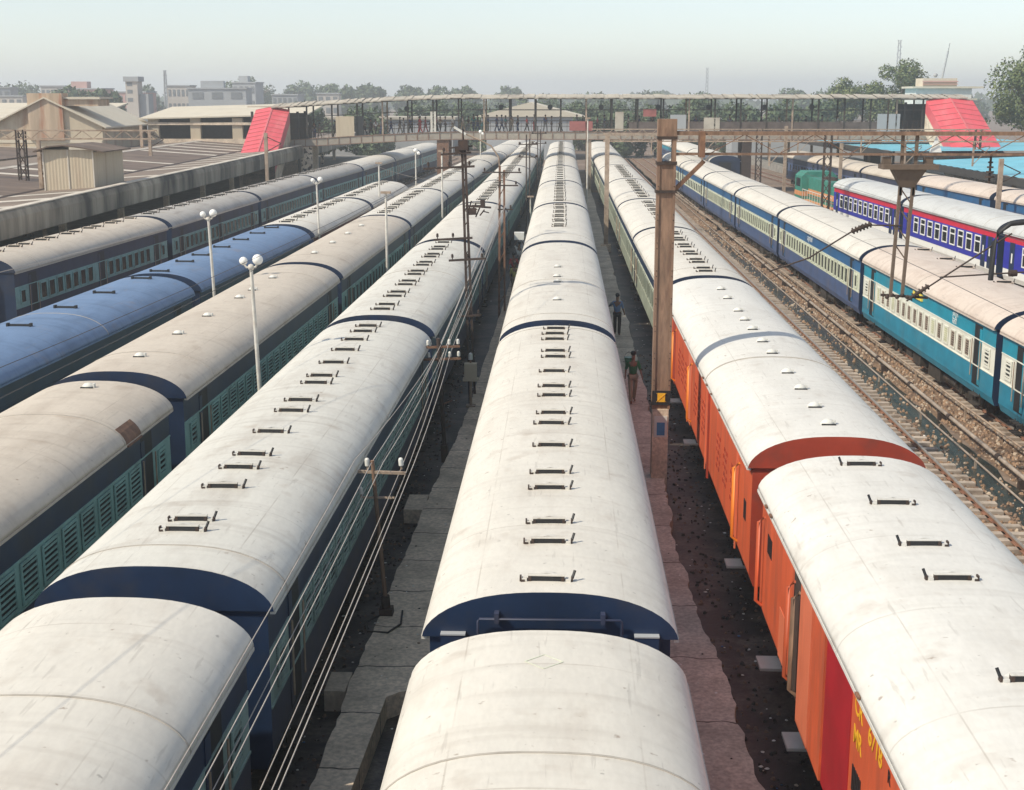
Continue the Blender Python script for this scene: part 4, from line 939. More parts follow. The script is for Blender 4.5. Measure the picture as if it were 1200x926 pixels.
b = MB(); b.tube([(.1, 0, 6.9), (3.0, 0, 6.5)], .035, 6); b.tube([(.1, 0, 5.5), (2.9, 0, 6.7)], .035, 6); b.tube([(.6, 0, 6.83), (1.1, 0, 6.76)], .10, 8); b.tube([(.5, 0, 5.67), (.95, 0, 5.86)], .10, 8); b.build('bracket', 'rust_dark', o)

# wires
def wire(pts, sag, r, label, m_='wire', group=None, n=8):
    ps = []
    for (a, c) in zip(pts, pts[1:]):
        a, c = Vector(a), Vector(c)
        for i in range(n): t = i / n; p = a.lerp(c, t); p.z -= sag * 4 * t * (1 - t); ps.append(p)
    ps.append(Vector(pts[-1])); return tag(MB().tube(ps, r, 5).build('overhead_wire', m_), label, 'wire', group)
WX = [-4.04, -3.86, -3.72, -3.50, -3.38, -3.12, -2.92]; WH = [3.55, 2.95, 3.50, 3.50, 2.85, 3.15, 3.45]
wl = ['leftmost telegraph wire, nearest the white coach side', 'second telegraph wire from the coach side, hung low', 'third telegraph wire from the coach side', 'middle telegraph wire over the pole top', 'fifth telegraph wire from the coach side, hung low', 'sixth telegraph wire from the coach side', 'rightmost telegraph wire, over the platform']
for i, (x, h) in enumerate(zip(WX, WH)):
    wire([(x - .05, -2, h + .05), (x, 25.2, h), (x * .35 - 3.45 * .65 + .0, 37.8, 3.3 + .1 * (i % 3)), (-3.1 + (i - 3) * .1, 63.5, 5.2 + .2 * (i % 4))], .12, .008, wl[i], group='telegraph wires along the left platform')
wire([(-14, 8, 7.2), (-6.5, 45, 8.2), (-3.3, 63, 7.0)], .5, .008, 'long pale wire slanting across the white roof at the left')
wire([(-10.5, 8, 6.0), (-4.3, 45.4, 8.0)], .3, .006, 'thin wire from the tall mast down over the white coach roof', 'wire_dark')
wire([(-8.5, 4, 6.3), (-3.6, 45.4, 8.5)], .3, .006, 'thin wire from the top of the tall mast to the lower left', 'wire_dark')
for x, lb in ((9.3, 'contact wire hanging over the empty track'), (14.3, 'contact wire hanging over the blue and teal train'), (5.0, 'contact wire hanging over the orange vans')):
    if x == 5.0: continue
    wire([(x + .4, 10, 5.9), (x + .1, 35.4, 5.9), (x - .8, 104, 6.0), (x - 1.2, 134, 5.9)], .05, .008, lb, 'wire_dark')

# ---------------------------------------------------------------- footbridge
FY = 150.0; XL, XR = -31.5, 41.5
def bz(x):   # gentle fall towards the left stair
    return -1.0 * min(1, max(0, (-12 - x) / 20)) ** 1.3
FB = thing('footbridge', 'long roofed footbridge crossing the whole yard, with rusty girder and thin posts', 'footbridge', (0, FY, 0))
xs = [XL + (XR - XL) * i / 30 for i in range(31)]
def ribbon(b, y0, y1, z0, z1, mi=0, xa=XL, xb=XR):
    q = [x for x in xs if xa - 1e-6 <= x <= xb + 1e-6]
    if q[0] > xa: q = [xa] + q
    if q[-1] < xb: q.append(xb)
    for a, c in zip(q, q[1:]):
        za, zc = bz(a), bz(c)
        b.add([(a, y0, z0 + za), (a, y1, z0 + za), (a, y1, z1 + za), (a, y0, z1 + za), (c, y0, z0 + zc), (c, y1, z0 + zc), (c, y1, z1 + zc), (c, y0, z1 + zc)],
              [(0, 1, 2, 3), (7, 6, 5, 4), (0, 4, 5, 1), (1, 5, 6, 2), (2, 6, 7, 3), (3, 7, 4, 0)], mi)
b = MB(); ribbon(b, .12, 3.9, 6.25, 6.42); b.build('deck', 'conc_dark', FB)
b = MB(); ribbon(b, -.1, .12, 5.72, 6.42, 0); ribbon(b, -.16, .12, 6.42, 6.5, 1); ribbon(b, -.16, .12, 5.64, 5.72, 1)
for i in range(60): x = XL + .5 + i * (XR - XL - 1) / 59; b.box(x - .04, x + .04, -.15, -.1, 5.72 + bz(x), 6.42 + bz(x), 1)
b.build('girder', ['girder', 'girder_edge'], FB)
b = MB(); ribbon(b, 3.9, 4.1, 5.72, 6.42); b.build('girder', 'steel_tan', FB)
# roof: low pitched sheet with wavy eave
b = MB(); n = 180
for i in range(n):
    a = XL - .6 + (XR - XL + 1.2) * i / n; c = a + (XR - XL + 1.2) / n; w1 = random.uniform(-.05, .05); za, zc = bz(a) + 10.12 + w1, bz(c) + 10.12 + w1
    b.add([(a, -.7, za), (c, -.7, zc), (c, 2, zc + .32), (a, 2, za + .32), (a, 4.7, za), (c, 4.7, zc), (a, -.7, za - .12), (c, -.7, zc - .12), (a, 4.7, za - .12), (c, 4.7, zc - .12)],
          [(0, 1, 2, 3), (3, 2, 5, 4), (6, 7, 1, 0), (4, 5, 9, 8), (8, 9, 7, 6)], 0)
b.build('roof', 'roof_sheet', FB)
for q_ in ((-.05, .06, 9.92, 10.04), (3.95, 4.05, 9.92, 10.04), (-.03, .03, 8.75, 8.81), (3.97, 4.03, 8.75, 8.81)):
    b = MB(); ribbon(b, *q_); b.build('purlin', 'wire_dark', FB)
x = XL + .4; k = 0; PX = []
while x < XR:
    PX.append(x)
    for yy in (0, 4.0):
        part('roof_post', 'p', lambda b: b.box(-.08, .08, -.08, .08, 6.5, 9.95), 'under' if (k % 4) else 'steel_tan', FB, (x, yy, bz(x)))
    x += 2.75; k += 1
b = MB()
for z in (7.0, 7.3, 7.6): ribbon(b, -.02, .02, z, z + .04)
x = XL
while x < XR: b.box(x - .02, x + .02, -.02, .02, 6.5 + bz(x), 7.62 + bz(x)); x += .55
b.build('railing', 'rust_dark', FB)
b = MB()
for z in (7.0, 7.6): ribbon(b, 3.98, 4.02, z, z + .04)
b.build('railing', 'rust_dark', FB)
b = MB(); ribbon(b, -.03, 0.0, 6.5, 7.55, 0, 6.5, 34); b.build('mesh_panel', mat('mesh_panel', (.11, .085, .075), .9, .4, 1.2), FB)
def panel(x0, x1, z0, z1, m_, y=-.08, nm='panel'): MB().box(x0, x1, y, y + .05, z0 + bz(x0), z1 + bz(x0)).build(nm, m_, FB)
panel(-25.2, -23.2, 6.5, 8.7, 'wall_hut'); panel(-23.1, -22.2, 6.5, 8.6, 'black'); panel(-14.9, -14.3, 6.5, 8.7, 'lamp_pole')
panel(0.1, 2.6, 6.6, 7.6, 'red_dull', nm='banner'); panel(10.9, 12.6, 6.6, 8.3, 'city_b'); panel(14.5, 16.2, 6.6, 8.0, 'roof_sheet'); panel(32.9, 33.9, 6.5, 8.4, 'city_b'); panel(34.1, 35.3, 6.5, 8.4, 'city_b')
panel(5.0, 5.9, 6.6, 8.6, 'roof_sheet'); panel(8.0, 9.4, 8.1, 8.9, 'red_dull', nm='banner')
for x in (-17.5, -7.3, -2.0, 3.5, 9.6, 15, 21, 26): 
    MB().tube([(0, 0, .4), (0, 0, .85)], .03, 6).tube([(0, -.15, .1), (0, .25, .1)], .28, 12).build('hanging_clock' if x in (-2.0,) else 'speaker', 'black', FB, (x, .5, 9.0 + bz(x)))
for (x, w_, m_) in ((-13.6, 1.3, 'rust'), (2.2, .6, 'steel_tan'), (19.2, 1.0, 'rust_dark'), (33, 1.0, 'rust_dark'), (-28.5, 1.2, 'conc_dark')):
    for y_ in (0, 3.4): MB().box(-w_ / 2, w_ / 2, 0, .5, 0, 5.64 + bz(x)).build('pier', m_, FB, (x, y_, 0))
# red stair covers
def stair(label, X0, X1, y0, y1, z0, z1, shift, steps):
    o = thing('stair_cover', label, 'stair cover', ((X0 + X1) / 2, y0, 0), 0); c = (X0 + X1) / 2
    b = MB(); n = steps
    for i in range(n):
        t0, t1 = i / n, (i + 1) / n; ya, yb = y0 + (y1 - y0) * t0 - y0, y0 + (y1 - y0) * t1 - y0
        za, zb = z0 + (z1 - z0) * t0, z0 + (z1 - z0) * t1; sa, sb = shift * t0, shift * t1
        for side in (0, 1):
            x0_ = X0 - c if side == 0 else 0; x1_ = 0 if side == 0 else X1 - c
            rr = .35; zL = (0, rr) if side == 0 else (rr, 0)
            b.add([(x0_ + sa, ya, za + zL[0]), (x1_ + sa, ya, za + zL[1]), (x1_ + sb, yb, zb + zL[1]), (x0_ + sb, yb, zb + zL[0])], [(0, 1, 2, 3)], 0)
        for xx, dz in ((X0 - c, 0), (X1 - c, 0)):
            b.add([(xx + sa, ya, za + dz), (xx + sb, yb, zb + dz), (xx + sb, yb, zb - 1.3), (xx + sa, ya, za - 1.3)], [(0, 1, 2, 3)], 0)
    for i in range(2 * n + 1):
        t = i / (2 * n); yy = (y1 - y0) * t; zz = z0 + (z1 - z0) * t + .03; ss = shift * t
        b.beam((X0 - c + ss, yy, zz), (ss, yy, zz + .35), .09, .05, 1); b.beam((ss, yy, zz + .35), (X1 - c + ss, yy, zz), .09, .05, 1)
    b.beam((0, 0, z0 + .38), (shift, y1 - y0, z1 + .38), .16, .06, 1)
    b.build('sheet_roof', ['red_sheet', 'red_seam'], o)
    b = MB(); b.add([(X0 - c, 0, z0 - 1.3), (X1 - c, 0, z0 - 1.3), (X1 - c + shift, y1 - y0, z1 - 1.3), (X0 - c + shift, y1 - y0, z1 - 1.3), (X0 - c, 0, z0 - 3.3), (X1 - c, 0, z0 - 3.3), (X1 - c + shift, y1 - y0, max(.2, z1 - 3.6)), (X0 - c + shift, y1 - y0, max(.2, z1 - 3.6))],
                     [(0, 3, 7, 4), (1, 5, 6, 2), (4, 7, 6, 5)], 0)
    b.build('stair_flight', 'conc_dark', o); return o
stair('faded red sheet cover over the stair at the left end of the footbridge', -33.9, -30.2, 150, 138, 8.75, 4.0, .75, 6)
stair('red stepped sheet cover over the stair at the right end of the footbridge', 37.8, 42.7, 149.5, 139, 9.75, 4.6, .55, 5)
for x0, x1, lb in ((-34.5, -29.5, 'dark landing block joining the left stair to the footbridge'), (36.0, 43.0, 'dark landing block joining the right stair to the footbridge')):
    o = thing('stair_landing', lb, 'landing', ((x0 + x1) / 2, 152, 0)); hw_ = (x1 - x0) / 2; zz = -1 if x0 < 0 else 0
    MB().box(-hw_, hw_, -1.2, 3, 6 + zz, 6.4 + zz).build('floor', 'conc_dark', o)
    b = MB()
    for x in (-hw_, hw_):
        for yy in (-1.2, 3): b.box(x - .12, x + .12, yy - .12, yy + .12, 0, 9.6 + zz)
    b.box(-hw_, hw_, 2.9, 3.0, 6.4 + zz, 9.4 + zz); b.build('frame', 'dark', o)
    MB().box(-hw_ - .4, hw_ + .4, -1.6, 3.4, 9.85 + zz * .8, 10.0 + zz * .8).build('roof', 'roof_pale', o)

def ORDX(i): return (['leftmost'] + ORD[1:] + ['fifteenth', 'sixteenth', 'seventeenth', 'eighteenth', 'nineteenth', 'twentieth', 'twenty-first', 'twenty-second', 'twenty-third', 'twenty-fourth', 'twenty-fifth', 'twenty-sixth'])[i]
# ---------------------------------------------------------------- people
def skin_mesh(verts, edges, name, mi, sub=1, root=0):
    me = bpy.data.meshes.new(name); me.from_pydata([v[:3] for v in verts], edges, [])
    o = bpy.data.objects.new(name, me); COL.objects.link(o)
    md = o.modifiers.new('s', 'SKIN'); md.use_smooth_shade = True
    for i, v in enumerate(verts): me.skin_vertices[0].data[i].radius = (v[3], v[4] if len(v) > 4 else v[3]); me.skin_vertices[0].data[i].use_root = (i == root)
    s2 = o.modifiers.new('u', 'SUBSURF'); s2.levels = sub; s2.render_levels = sub
    bpy.context.view_layer.update()
    m2 = bpy.data.meshes.new_from_object(o.evaluated_get(bpy.context.evaluated_depsgraph_get())); m2.name = name
    bpy.data.objects.remove(o); m2.materials.clear(); m2.materials.append(mi)
    m2.polygons.foreach_set('use_smooth', [True] * len(m2.polygons)); return m2
def pose_joints(p):
    st = p.get('stride', .12); a = p.get('arm', .1)
    J = dict(pel=(0, 0, .93), wai=(0, .0, 1.08), che=(0, .0, 1.32), nec=(0, .01, 1.48), hd0=(0, .0, 1.56), hd1=(0, -.02, 1.66))
    for s, n_ in ((-1, 'L'), (1, 'R')):
        f = s * st
        J['hip' + n_] = (s * .09, 0, .90); J['kne' + n_] = (s * .10, -f * .8 - .02, .50); J['ank' + n_] = (s * .10, -f * 1.5 + (.05 if f < 0 else 0), .09); J['toe' + n_] = (s * .11, -f * 1.5 - .14, .04)
        J['sho' + n_] = (s * .17, .0, 1.40); J['elb' + n_] = (s * (.22 + .05 * a), f * .6, 1.13); J['wri' + n_] = (s * (.23 + .2 * a), f * .6 - .12 - .12 * a, .92); J['han' + n_] = (s * (.23 + .24 * a), f * .6 - .16 - .15 * a, .84)
    for k, v in p.get('over', {}).items(): J[k] = v
    return J
PC = {}
def person(pk, pose, shirt, trouser, label, loc, rz=0, group=None, scale=1.0, hair='hair'):
    if pk not in PC:
        J = pose_joints(pose)
        def chain(spec):
            names = []; vs = []; es = []
            for i, (a, rad, par) in enumerate(spec): names.append(a); vs.append((*J[a], *(rad if isinstance(rad, tuple) else (rad,)))); 
            for i, (a, rad, par) in enumerate(spec):
                if par: es.append((names.index(par), i))
            return vs, es
        body = [('pel', (.13, .10), None), ('wai', (.12, .09), 'pel'), ('che', (.14, .10), 'wai'), ('nec', .05, 'che'), ('hd0', (.07, .08), 'nec'), ('hd1', (.075, .09), 'hd0')]
        for n_ in 'LR':
            body += [('hip' + n_, .085, 'pel'), ('kne' + n_, .055, 'hip' + n_), ('ank' + n_, .038, 'kne' + n_), ('toe' + n_, .032, 'ank' + n_),
                     ('sho' + n_, .055, 'che'), ('elb' + n_, .040, 'sho' + n_), ('wri' + n_, .026, 'elb' + n_), ('han' + n_, (.035, .02), 'wri' + n_)]
        b0 = skin_mesh(*chain(body), 'body', M['skin'], 1)
        sh = [('pel', (.15, .12), None), ('wai', (.14, .11), 'pel'), ('che', (.16, .12), 'wai'), ('shoL', .07, 'che'), ('elbL', .055, 'shoL'), ('shoR', .07, 'che'), ('elbR', .055, 'shoR')]
        s0 = skin_mesh(*chain(sh), 'shirt', CL['white'], 1)
        tr = [('pel', (.145, .115), None)] + [(a + n_, r_, p_ if p_ == 'pel' else p_ + n_) for n_ in 'LR' for a, r_, p_ in (('hip', .10, 'pel'), ('kne', .075, 'hip'), ('ank', .065, 'kne'))]
        t0 = skin_mesh(*chain(tr), 'trousers', CL['black'], 1)
        hx, hy, hz = J['hd1']
        h0 = MB().sphere((hx, hy + .025, hz + .045), .105, 0, 12, (.92, 1.05, .85)).mesh('hair', 'hair')
        PC[pk] = (b0, s0, t0, h0)
    b0, s0, t0, h0 = PC[pk]
    o = thing('person', label, 'person', loc, rz, group)
    o.scale = (scale,) * 3
    link('body', b0, o)
    for me, m_, nm in ((s0, CL[shirt], 'shirt'), (t0, CL[trouser], 'trousers'), (h0, M['hair'], 'hair')):
        q = link(nm, me, o); q.material_slots[0].link = 'OBJECT'; q.material_slots[0].material = m_
    return o
P1 = dict(stride=.14, arm=.3); P2 = dict(stride=.02, arm=.15); P3 = dict(stride=-.16, arm=.2)
P4 = dict(stride=.06, arm=.2, over={'elbR': (.34, -.18, 1.22), 'wriR': (.50, -.34, 1.12), 'hanR': (.56, -.38, 1.10)})
P5 = dict(stride=.04, arm=.2, over={'elbL': (-.28, -.05, 1.58), 'wriL': (-.16, -.06, 1.80), 'hanL': (-.12, -.06, 1.86), 'elbR': (.28, -.05, 1.58), 'wriR': (.16, -.06, 1.80), 'hanR': (.12, -.06, 1.86)})
person('p4', P4, 'blue', 'black', 'person in a pale blue shirt reaching out an arm on the right platform', (2.13, 57.2, .42), R(170), scale=1.02)
person('p3', P3, 'green', 'khaki', 'person in a dark green shirt walking along the right platform by the brown post', (2.2, 44.3, .42), R(8), scale=.98)
person('p5', P5, 'white', 'grey', 'person holding a white bundle up on the head, on the left platform', (-2.75, 78, .42), R(5))
person('p2', P2, 'yellow', 'khaki', 'person in a yellow-green shirt standing on the left platform close to the centre train', (-2.65, 68.5, .42), R(20))
person('p1', P1, 'red', 'black', 'person in a red top walking on the left platform behind the yellow-shirted one', (-2.85, 72.5, .42), R(0))
person('p1', P1, 'white', 'white', 'person in white on the left platform, farthest of the small group', (-2.7, 84, .42), R(0))
MB().box(-.28, .28, -.2, .2, 0, .42).build('bundle', 'white', None, (-2.75, 77.9, 2.33)); tag([o for o in bpy.data.objects if o.name == 'bundle'][0], 'white square bundle carried on the head of a person on the left platform', 'bundle')
bk = thing('bucket', 'green bucket standing on wet concrete between the two people on the right platform', 'bucket', (2.35, 50.5, .42))
MB().tube([(0, 0, 0), (0, 0, .36)], .13, 12, 0, True, .19).build('tub', mat('bucket_green', (.02, .16, .09), .4, .1), bk)
MB().tube([(-.19, 0, .35), (-.12, 0, .50), (0, 0, .55), (.12, 0, .50), (.19, 0, .35)], .01, 6).build('handle', 'dark', bk)
ppl = [(395, 'grey', 'black'), (400, 'black', 'black'), (404, 'navy', 'grey'), (372, 'black', 'navy'), (377, 'grey', 'khaki'), (438, 'black', 'black'), (445, 'white', 'black'), (452, 'grey', 'navy'), (476, 'white', 'grey'), (484, 'navy', 'black'), (493, 'black', 'black'),
       (496, 'red', 'red'), (501, 'pink', 'pink'), (507, 'black', 'grey'), (519, 'khaki', 'black'), (525, 'grey', 'black'), (545, 'beige', 'khaki'), (556, 'teal', 'navy'), (561, 'black', 'navy'), (567, 'white', 'teal'), (584, 'navy', 'navy'), (589, 'blue', 'navy'), (594, 'teal', 'grey'),
       (619, 'red', 'black'), (627, 'beige', 'red'), (657, 'black', 'black'), (676, 'grey', 'navy'), (683, 'black', 'black'), (700, 'pink', 'black'), (708, 'navy', 'grey'), (735, 'beige', 'black'), (762, 'black', 'grey'), (790, 'grey', 'black'), (812, 'navy', 'black'), (835, 'black', 'black'), (868, 'khaki', 'navy'), (905, 'grey', 'black'), (940, 'black', 'navy'), (975, 'white', 'black'), (410, 'grey', 'navy'), (430, 'khaki', 'black'), (460, 'navy', 'navy'), (470, 'black', 'khaki'), (513, 'pink', 'black'), (533, 'white', 'khaki'), (551, 'black', 'grey'), (573, 'navy', 'khaki'), (601, 'khaki', 'khaki'), (608, 'black', 'navy'), (640, 'navy', 'grey'), (647, 'grey', 'grey'), (722, 'black', 'grey'), (748, 'navy', 'black'), (776, 'beige', 'navy'), (850, 'grey', 'grey'), (888, 'black', 'khaki'), (922, 'navy', 'grey'), (957, 'grey', 'khaki')]
seen = {}
for i, (px, sh, tr_) in enumerate(ppl):
    x = (px - 666.5) / 1600 * 151.5; near = min(range(len(PX)), key=lambda k: abs(PX[k] - x)); side = 'left' if PX[near] > x else 'right'
    cl = f'{sh} top and {tr_} trousers' if sh != tr_ else f'all-{sh} clothes'
    pos = f'just {side} of the {ORDX(near)} roof post'
    key = (pos, cl)
    nth = ['leftmost', 'rightmost'][i % 2]
    lab = f'person in {cl} on footbridge, {pos}'
    if lab in seen: lab = f'person farther back in {cl}, {pos}'
    seen[lab] = 1
    pk, ps = random.choice([('p1', P1), ('p2', P2), ('p3', P3)])
    person(pk, ps, sh, tr_, lab, (x, FY + random.uniform(.6, 3.2), 6.43 + bz(x)), R(random.choice([90, -90, 80, -100, 30])), 'people on the footbridge', random.uniform(.95, 1.05))

# ---------------------------------------------------------------- left canopies, hut, sheds
def cx(y): return lerp_poly([(40, -26.2), (64, -26.8), (85, -27.4), (117, -28.0), (183, -30.0), (230, -31.5)], y)
CN = thing('platform_canopy', 'long platform canopy with a soot-stained concrete edge beside the farthest left train', 'canopy', (-27, 90, 0))
def canopy_strip(name, pr, m_, y0=42, y1=215, step=4.5):
    b = MB(); ys = []; y = y0
    while y < y1: ys.append(y); y += step
    ys.append(y1); n = len(pr)
    vs = [(cx(y) + dx + 27, y - 90, z) for y in ys for dx, z in pr]
    fs = []
    for i in range(len(ys) - 1):
        for j in range(n):
            k = (j + 1) % n; fs.append((i * n + j, i * n + k, (i + 1) * n + k, (i + 1) * n + j))
    fs += [tuple(range(n)), tuple(range((len(ys) - 1) * n, len(ys) * n))[::-1]]
    b.add(vs, fs); return b.build(name, m_, CN)
canopy_strip('edge_beam', [(.02, 3.62), (.20, 3.7), (.22, 4.6), (.12, 4.9), (-.02, 5.0), (-.25, 5.0), (-.25, 3.7)], 'fascia')
canopy_strip('coping', [(.06, 5.0), (.06, 5.05), (-.4, 5.05), (-.4, 5.0)], 'skylight')
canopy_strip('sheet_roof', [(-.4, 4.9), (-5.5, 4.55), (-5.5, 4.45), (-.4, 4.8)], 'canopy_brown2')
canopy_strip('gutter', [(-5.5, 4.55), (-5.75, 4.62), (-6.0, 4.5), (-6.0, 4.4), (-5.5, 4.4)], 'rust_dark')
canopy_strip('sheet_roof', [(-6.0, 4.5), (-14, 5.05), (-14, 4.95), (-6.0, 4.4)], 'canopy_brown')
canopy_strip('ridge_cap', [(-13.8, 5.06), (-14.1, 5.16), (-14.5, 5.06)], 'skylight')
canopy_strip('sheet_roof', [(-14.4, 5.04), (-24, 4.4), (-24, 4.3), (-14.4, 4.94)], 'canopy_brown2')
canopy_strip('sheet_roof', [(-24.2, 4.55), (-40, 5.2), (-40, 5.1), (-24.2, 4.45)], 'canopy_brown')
for i in range(24):
    y = 62 + i * 5.6; 
    for (d0, z0, d1, z1) in ((-.6, 4.90, -5.4, 4.565), (-6.2, 4.53, -13.6, 5.035)):
        if random.random() < (.12 if d0 > -1 else .3) or (82 < y < 95 and d0 > -7): continue
        c0 = cx(y) + 27; b = MB(); w_ = random.uniform(1.0, 1.5)
        b.add([(c0 + d0, y - 90, z0 + .012), (c0 + d1, y - 90, z1 + .012), (c0 + d1, y - 90 + w_, z1 + .012), (c0 + d0, y - 90 + w_, z0 + .012), (c0 + d0, y - 90, z0 + .004), (c0 + d1, y - 90, z1 + .004), (c0 + d1, y - 90 + w_, z1 + .004), (c0 + d0, y - 90 + w_, z0 + .004)],
              [(0, 1, 2, 3), (7, 6, 5, 4), (0, 4, 5, 1), (1, 5, 6, 2), (2, 6, 7, 3), (3, 7, 4, 0)]); b.build('skylight', 'skylight', CN)
for i in range(14):
    y = 48 + i * 12; part('column', 'c', lambda b: b.box(-.2, .2, -.2, .2, .9, 4.45), 'conc_dark', CN, (cx(y) - 4 + 27, y - 90, 0))
# corrugated hut on the canopy
HT = thing('hut', 'small cream corrugated hut with a curved dark roof, standing on the left canopy', 'hut', (-30.7, 84, 4.6))
b = MB(); n = 26
def corr(p, q, z0, z1, mi=0, n=30, amp=.015):
    vs = []; p = Vector(p); q = Vector(q); nr = Vector((q.y - p.y, p.x - q.x, 0)).normalized()
    for i in range(n + 1):
        c = p.lerp(q, i / n) + nr * (amp if i % 2 else 0); vs += [(c.x, c.y, z0), (c.x, c.y, z1)]
    b.add(vs, [(2 * i, 2 * i + 2, 2 * i + 3, 2 * i + 1) for i in range(n)], mi)
corr((-1.6, 0, 0), (1.5, 0, 0), 0, 2.5); corr((1.5, 0, 0), (1.9, 4.5, 0), 0, 2.35); corr((-1.6, 0, 0), (-1.6, 4.5, 0), 0, 2.5); corr((-1.6, 4.5, 0), (1.9, 4.5, 0), 0, 2.3)
b.build('wall', 'wall_hut', HT)
MB().box(-1.63, -1.55, -.05, .0, 0, 2.5).box(1.46, 1.54, -.05, .0, 0, 2.5).box(-.1, -.02, -.05, 0, 0, 2.5).build('corner_trim', 'skylight', HT)
b = MB(); pts = [(-2.1, 2.42), (-1.2, 2.72), (-.2, 2.8), (.8, 2.68), (2.3, 2.42)]
pr = pts + [(x, z - .08) for x, z in pts[::-1]]; b.extrude_y(pr, -.35, 5.0); b.build('roof', 'canopy_brown', HT)
# gable building
GB = thing('gable_shed', 'cream gabled shed streaked with rust, at the left edge before the city', 'shed', (-56.2, 148, 0))
b = MB(); b.add([(-6, 0, 0), (6, 0, 0), (6, 0, 7.3), (0, 0, 10.1), (-6, 0, 7.3)], [(0, 1, 2, 3, 4)]); b.box(-6, -5.9, 0, 16, 0, 7.25); b.box(5.9, 6, 0.01, 16, 0, 7.25); b.build('wall', 'wall_cream', GB)
b = MB(); 
for s in (-1, 1): b.add([(s * 6.6, -.6, 7.0), (0, -.6, 10.15), (0, 16, 10.15), (s * 6.6, 16, 7.0), (s * 6.6, -.6, 6.85), (0, -.6, 10.0), (0, 16, 10.0), (s * 6.6, 16, 6.85)], [(0, 1, 2, 3), (7, 6, 5, 4), (0, 4, 5, 1), (3, 2, 6, 7), (0, 3, 7, 4)])
b.build('roof', 'roof_pale', GB)
MB().box(-1.9, 1.9, -.35, 1.6, 5.6, 10.55).box(1.9, 5.6, .3, 4, 9.2, 9.9).build('chimney_block', 'wall_rust', GB)
MB().box(1.6, 5.9, 0, 4.4, 9.95, 10.15).build('vent_roof', 'roof_pale', GB)
MB().box(-5.9, 5.9, -.06, 0, 5.3, 5.6).box(-5.9, 5.9, -.5, -.05, 4.6, 4.9).build('ledge', 'roof_pale', GB)
o = thing('pale_shed', 'broad low shed with a pale roof at the far left edge behind the gabled shed', 'shed', (-76, 172, 0))
b = MB(); b.add([(-14, 0, 7.4), (16, 0, 7.6), (16, 16, 9.3), (-14, 16, 9.3), (-14, 0, 7.2), (16, 0, 7.4), (16, 16, 9.1), (-14, 16, 9.1)], [(0, 1, 2, 3), (7, 6, 5, 4), (0, 4, 5, 1), (1, 5, 6, 2), (3, 2, 6, 7), (0, 3, 7, 4)]); b.build('roof', 'roof_pale', o)
MB().box(-13.5, 15.5, .5, 15, 0, 7.3).build('wall', 'wall_cream', o)
# long shed with white pillars
LS = thing('platform_shelter', 'long pale-roofed shelter with white pillars and dark bays, left of the red stair', 'shelter', (-46, 162, 0))
b = MB(); b.add([(-4.5, 0, 7.7), (15.5, 0, 8.2), (15.5, 14, 9.4), (-4.5, 14, 8.9), (-4.5, 0, 7.55), (15.5, 0, 8.05), (15.5, 14, 9.25), (-4.5, 14, 8.75)], [(0, 1, 2, 3), (7, 6, 5, 4), (0, 4, 5, 1), (1, 5, 6, 2), (3, 2, 6, 7), (0, 3, 7, 4)]); b.build('roof', 'roof_pale', LS)
MB().box(-4.4, 15.4, 3, 3.2, 0, 7.9).build('back_wall', 'dark', LS)
for i in range(4): part('pillar', 'p', lambda b: b.box(-.6, .6, -.3, .3, 0, 7.7), 'wall_hut', LS, (-3.0 + i * 5.0, .8, 0))
MB().box(-4.4, 15.4, .4, .6, 0, 5.3).box(-4.4, 15.4, .3, .8, 6.9, 7.2).build('parapet', 'conc_dark', LS)
# far part of canopy seen under the footbridge
# ---------------------------------------------------------------- right blue canopies
for (label, pts, z0, z1) in (('broad bright blue sheet canopy above the farthest right train', [(33.1, 90), (31.7, 128), (52, 128), (60, 90)], 4.5, 5.3),
                             ('second bright blue sheet canopy beyond the red stair on the right', [(30.5, 132), (26.0, 215), (48, 215), (52, 132)], 5.2, 5.3),):
    cxx = sum(p[0] for p in pts) / 4; cyy = sum(p[1] for p in pts) / 4
    o = thing('blue_canopy', label, 'canopy', (cxx, cyy, 0), 0, 'blue sheet canopies')
    q = [(x - cxx, y - cyy) for x, y in pts]; n = 46; b = MB()
    for i in range(n):
        t0, t1 = i / n, (i + 1) / n; am = .05 * (i % 2); am2 = .05 * ((i + 1) % 2)
        A0 = Vector(q[0]).lerp(Vector(q[1]), t0); A1 = Vector(q[0]).lerp(Vector(q[1]), t1); B0 = Vector(q[3]).lerp(Vector(q[2]), t0); B1 = Vector(q[3]).lerp(Vector(q[2]), t1)
        b.add([(A0.x, A0.y, z0 + am), (A1.x, A1.y, z0 + am2), (B1.x, B1.y, z1 + am2), (B0.x, B0.y, z1 + am)], [(0, 1, 2, 3)])
    b.build('sheet_roof', 'cyan_sheet', o)
    b = MB(); b.beam((q[0][0] - .1, q[0][1], z0 - .3), (q[1][0] - .1, q[1][1], z0 - .3), .25, .55); b.beam((q[0][0] + 1, q[0][1], z0 - .4), (q[3][0], q[3][1], z1 - .4), .2, .4); b.build('edge_beam', 'dark', o)
    for i in range(6):
        p = Vector(q[0]).lerp(Vector(q[1]), (i + .5) / 6); part('column', ('c', z0), lambda b: b.box(-.15, .15, -.15, .15, .9, z0 - .1), 'steel_tan', o, (p.x + 3.5, p.y, 0))
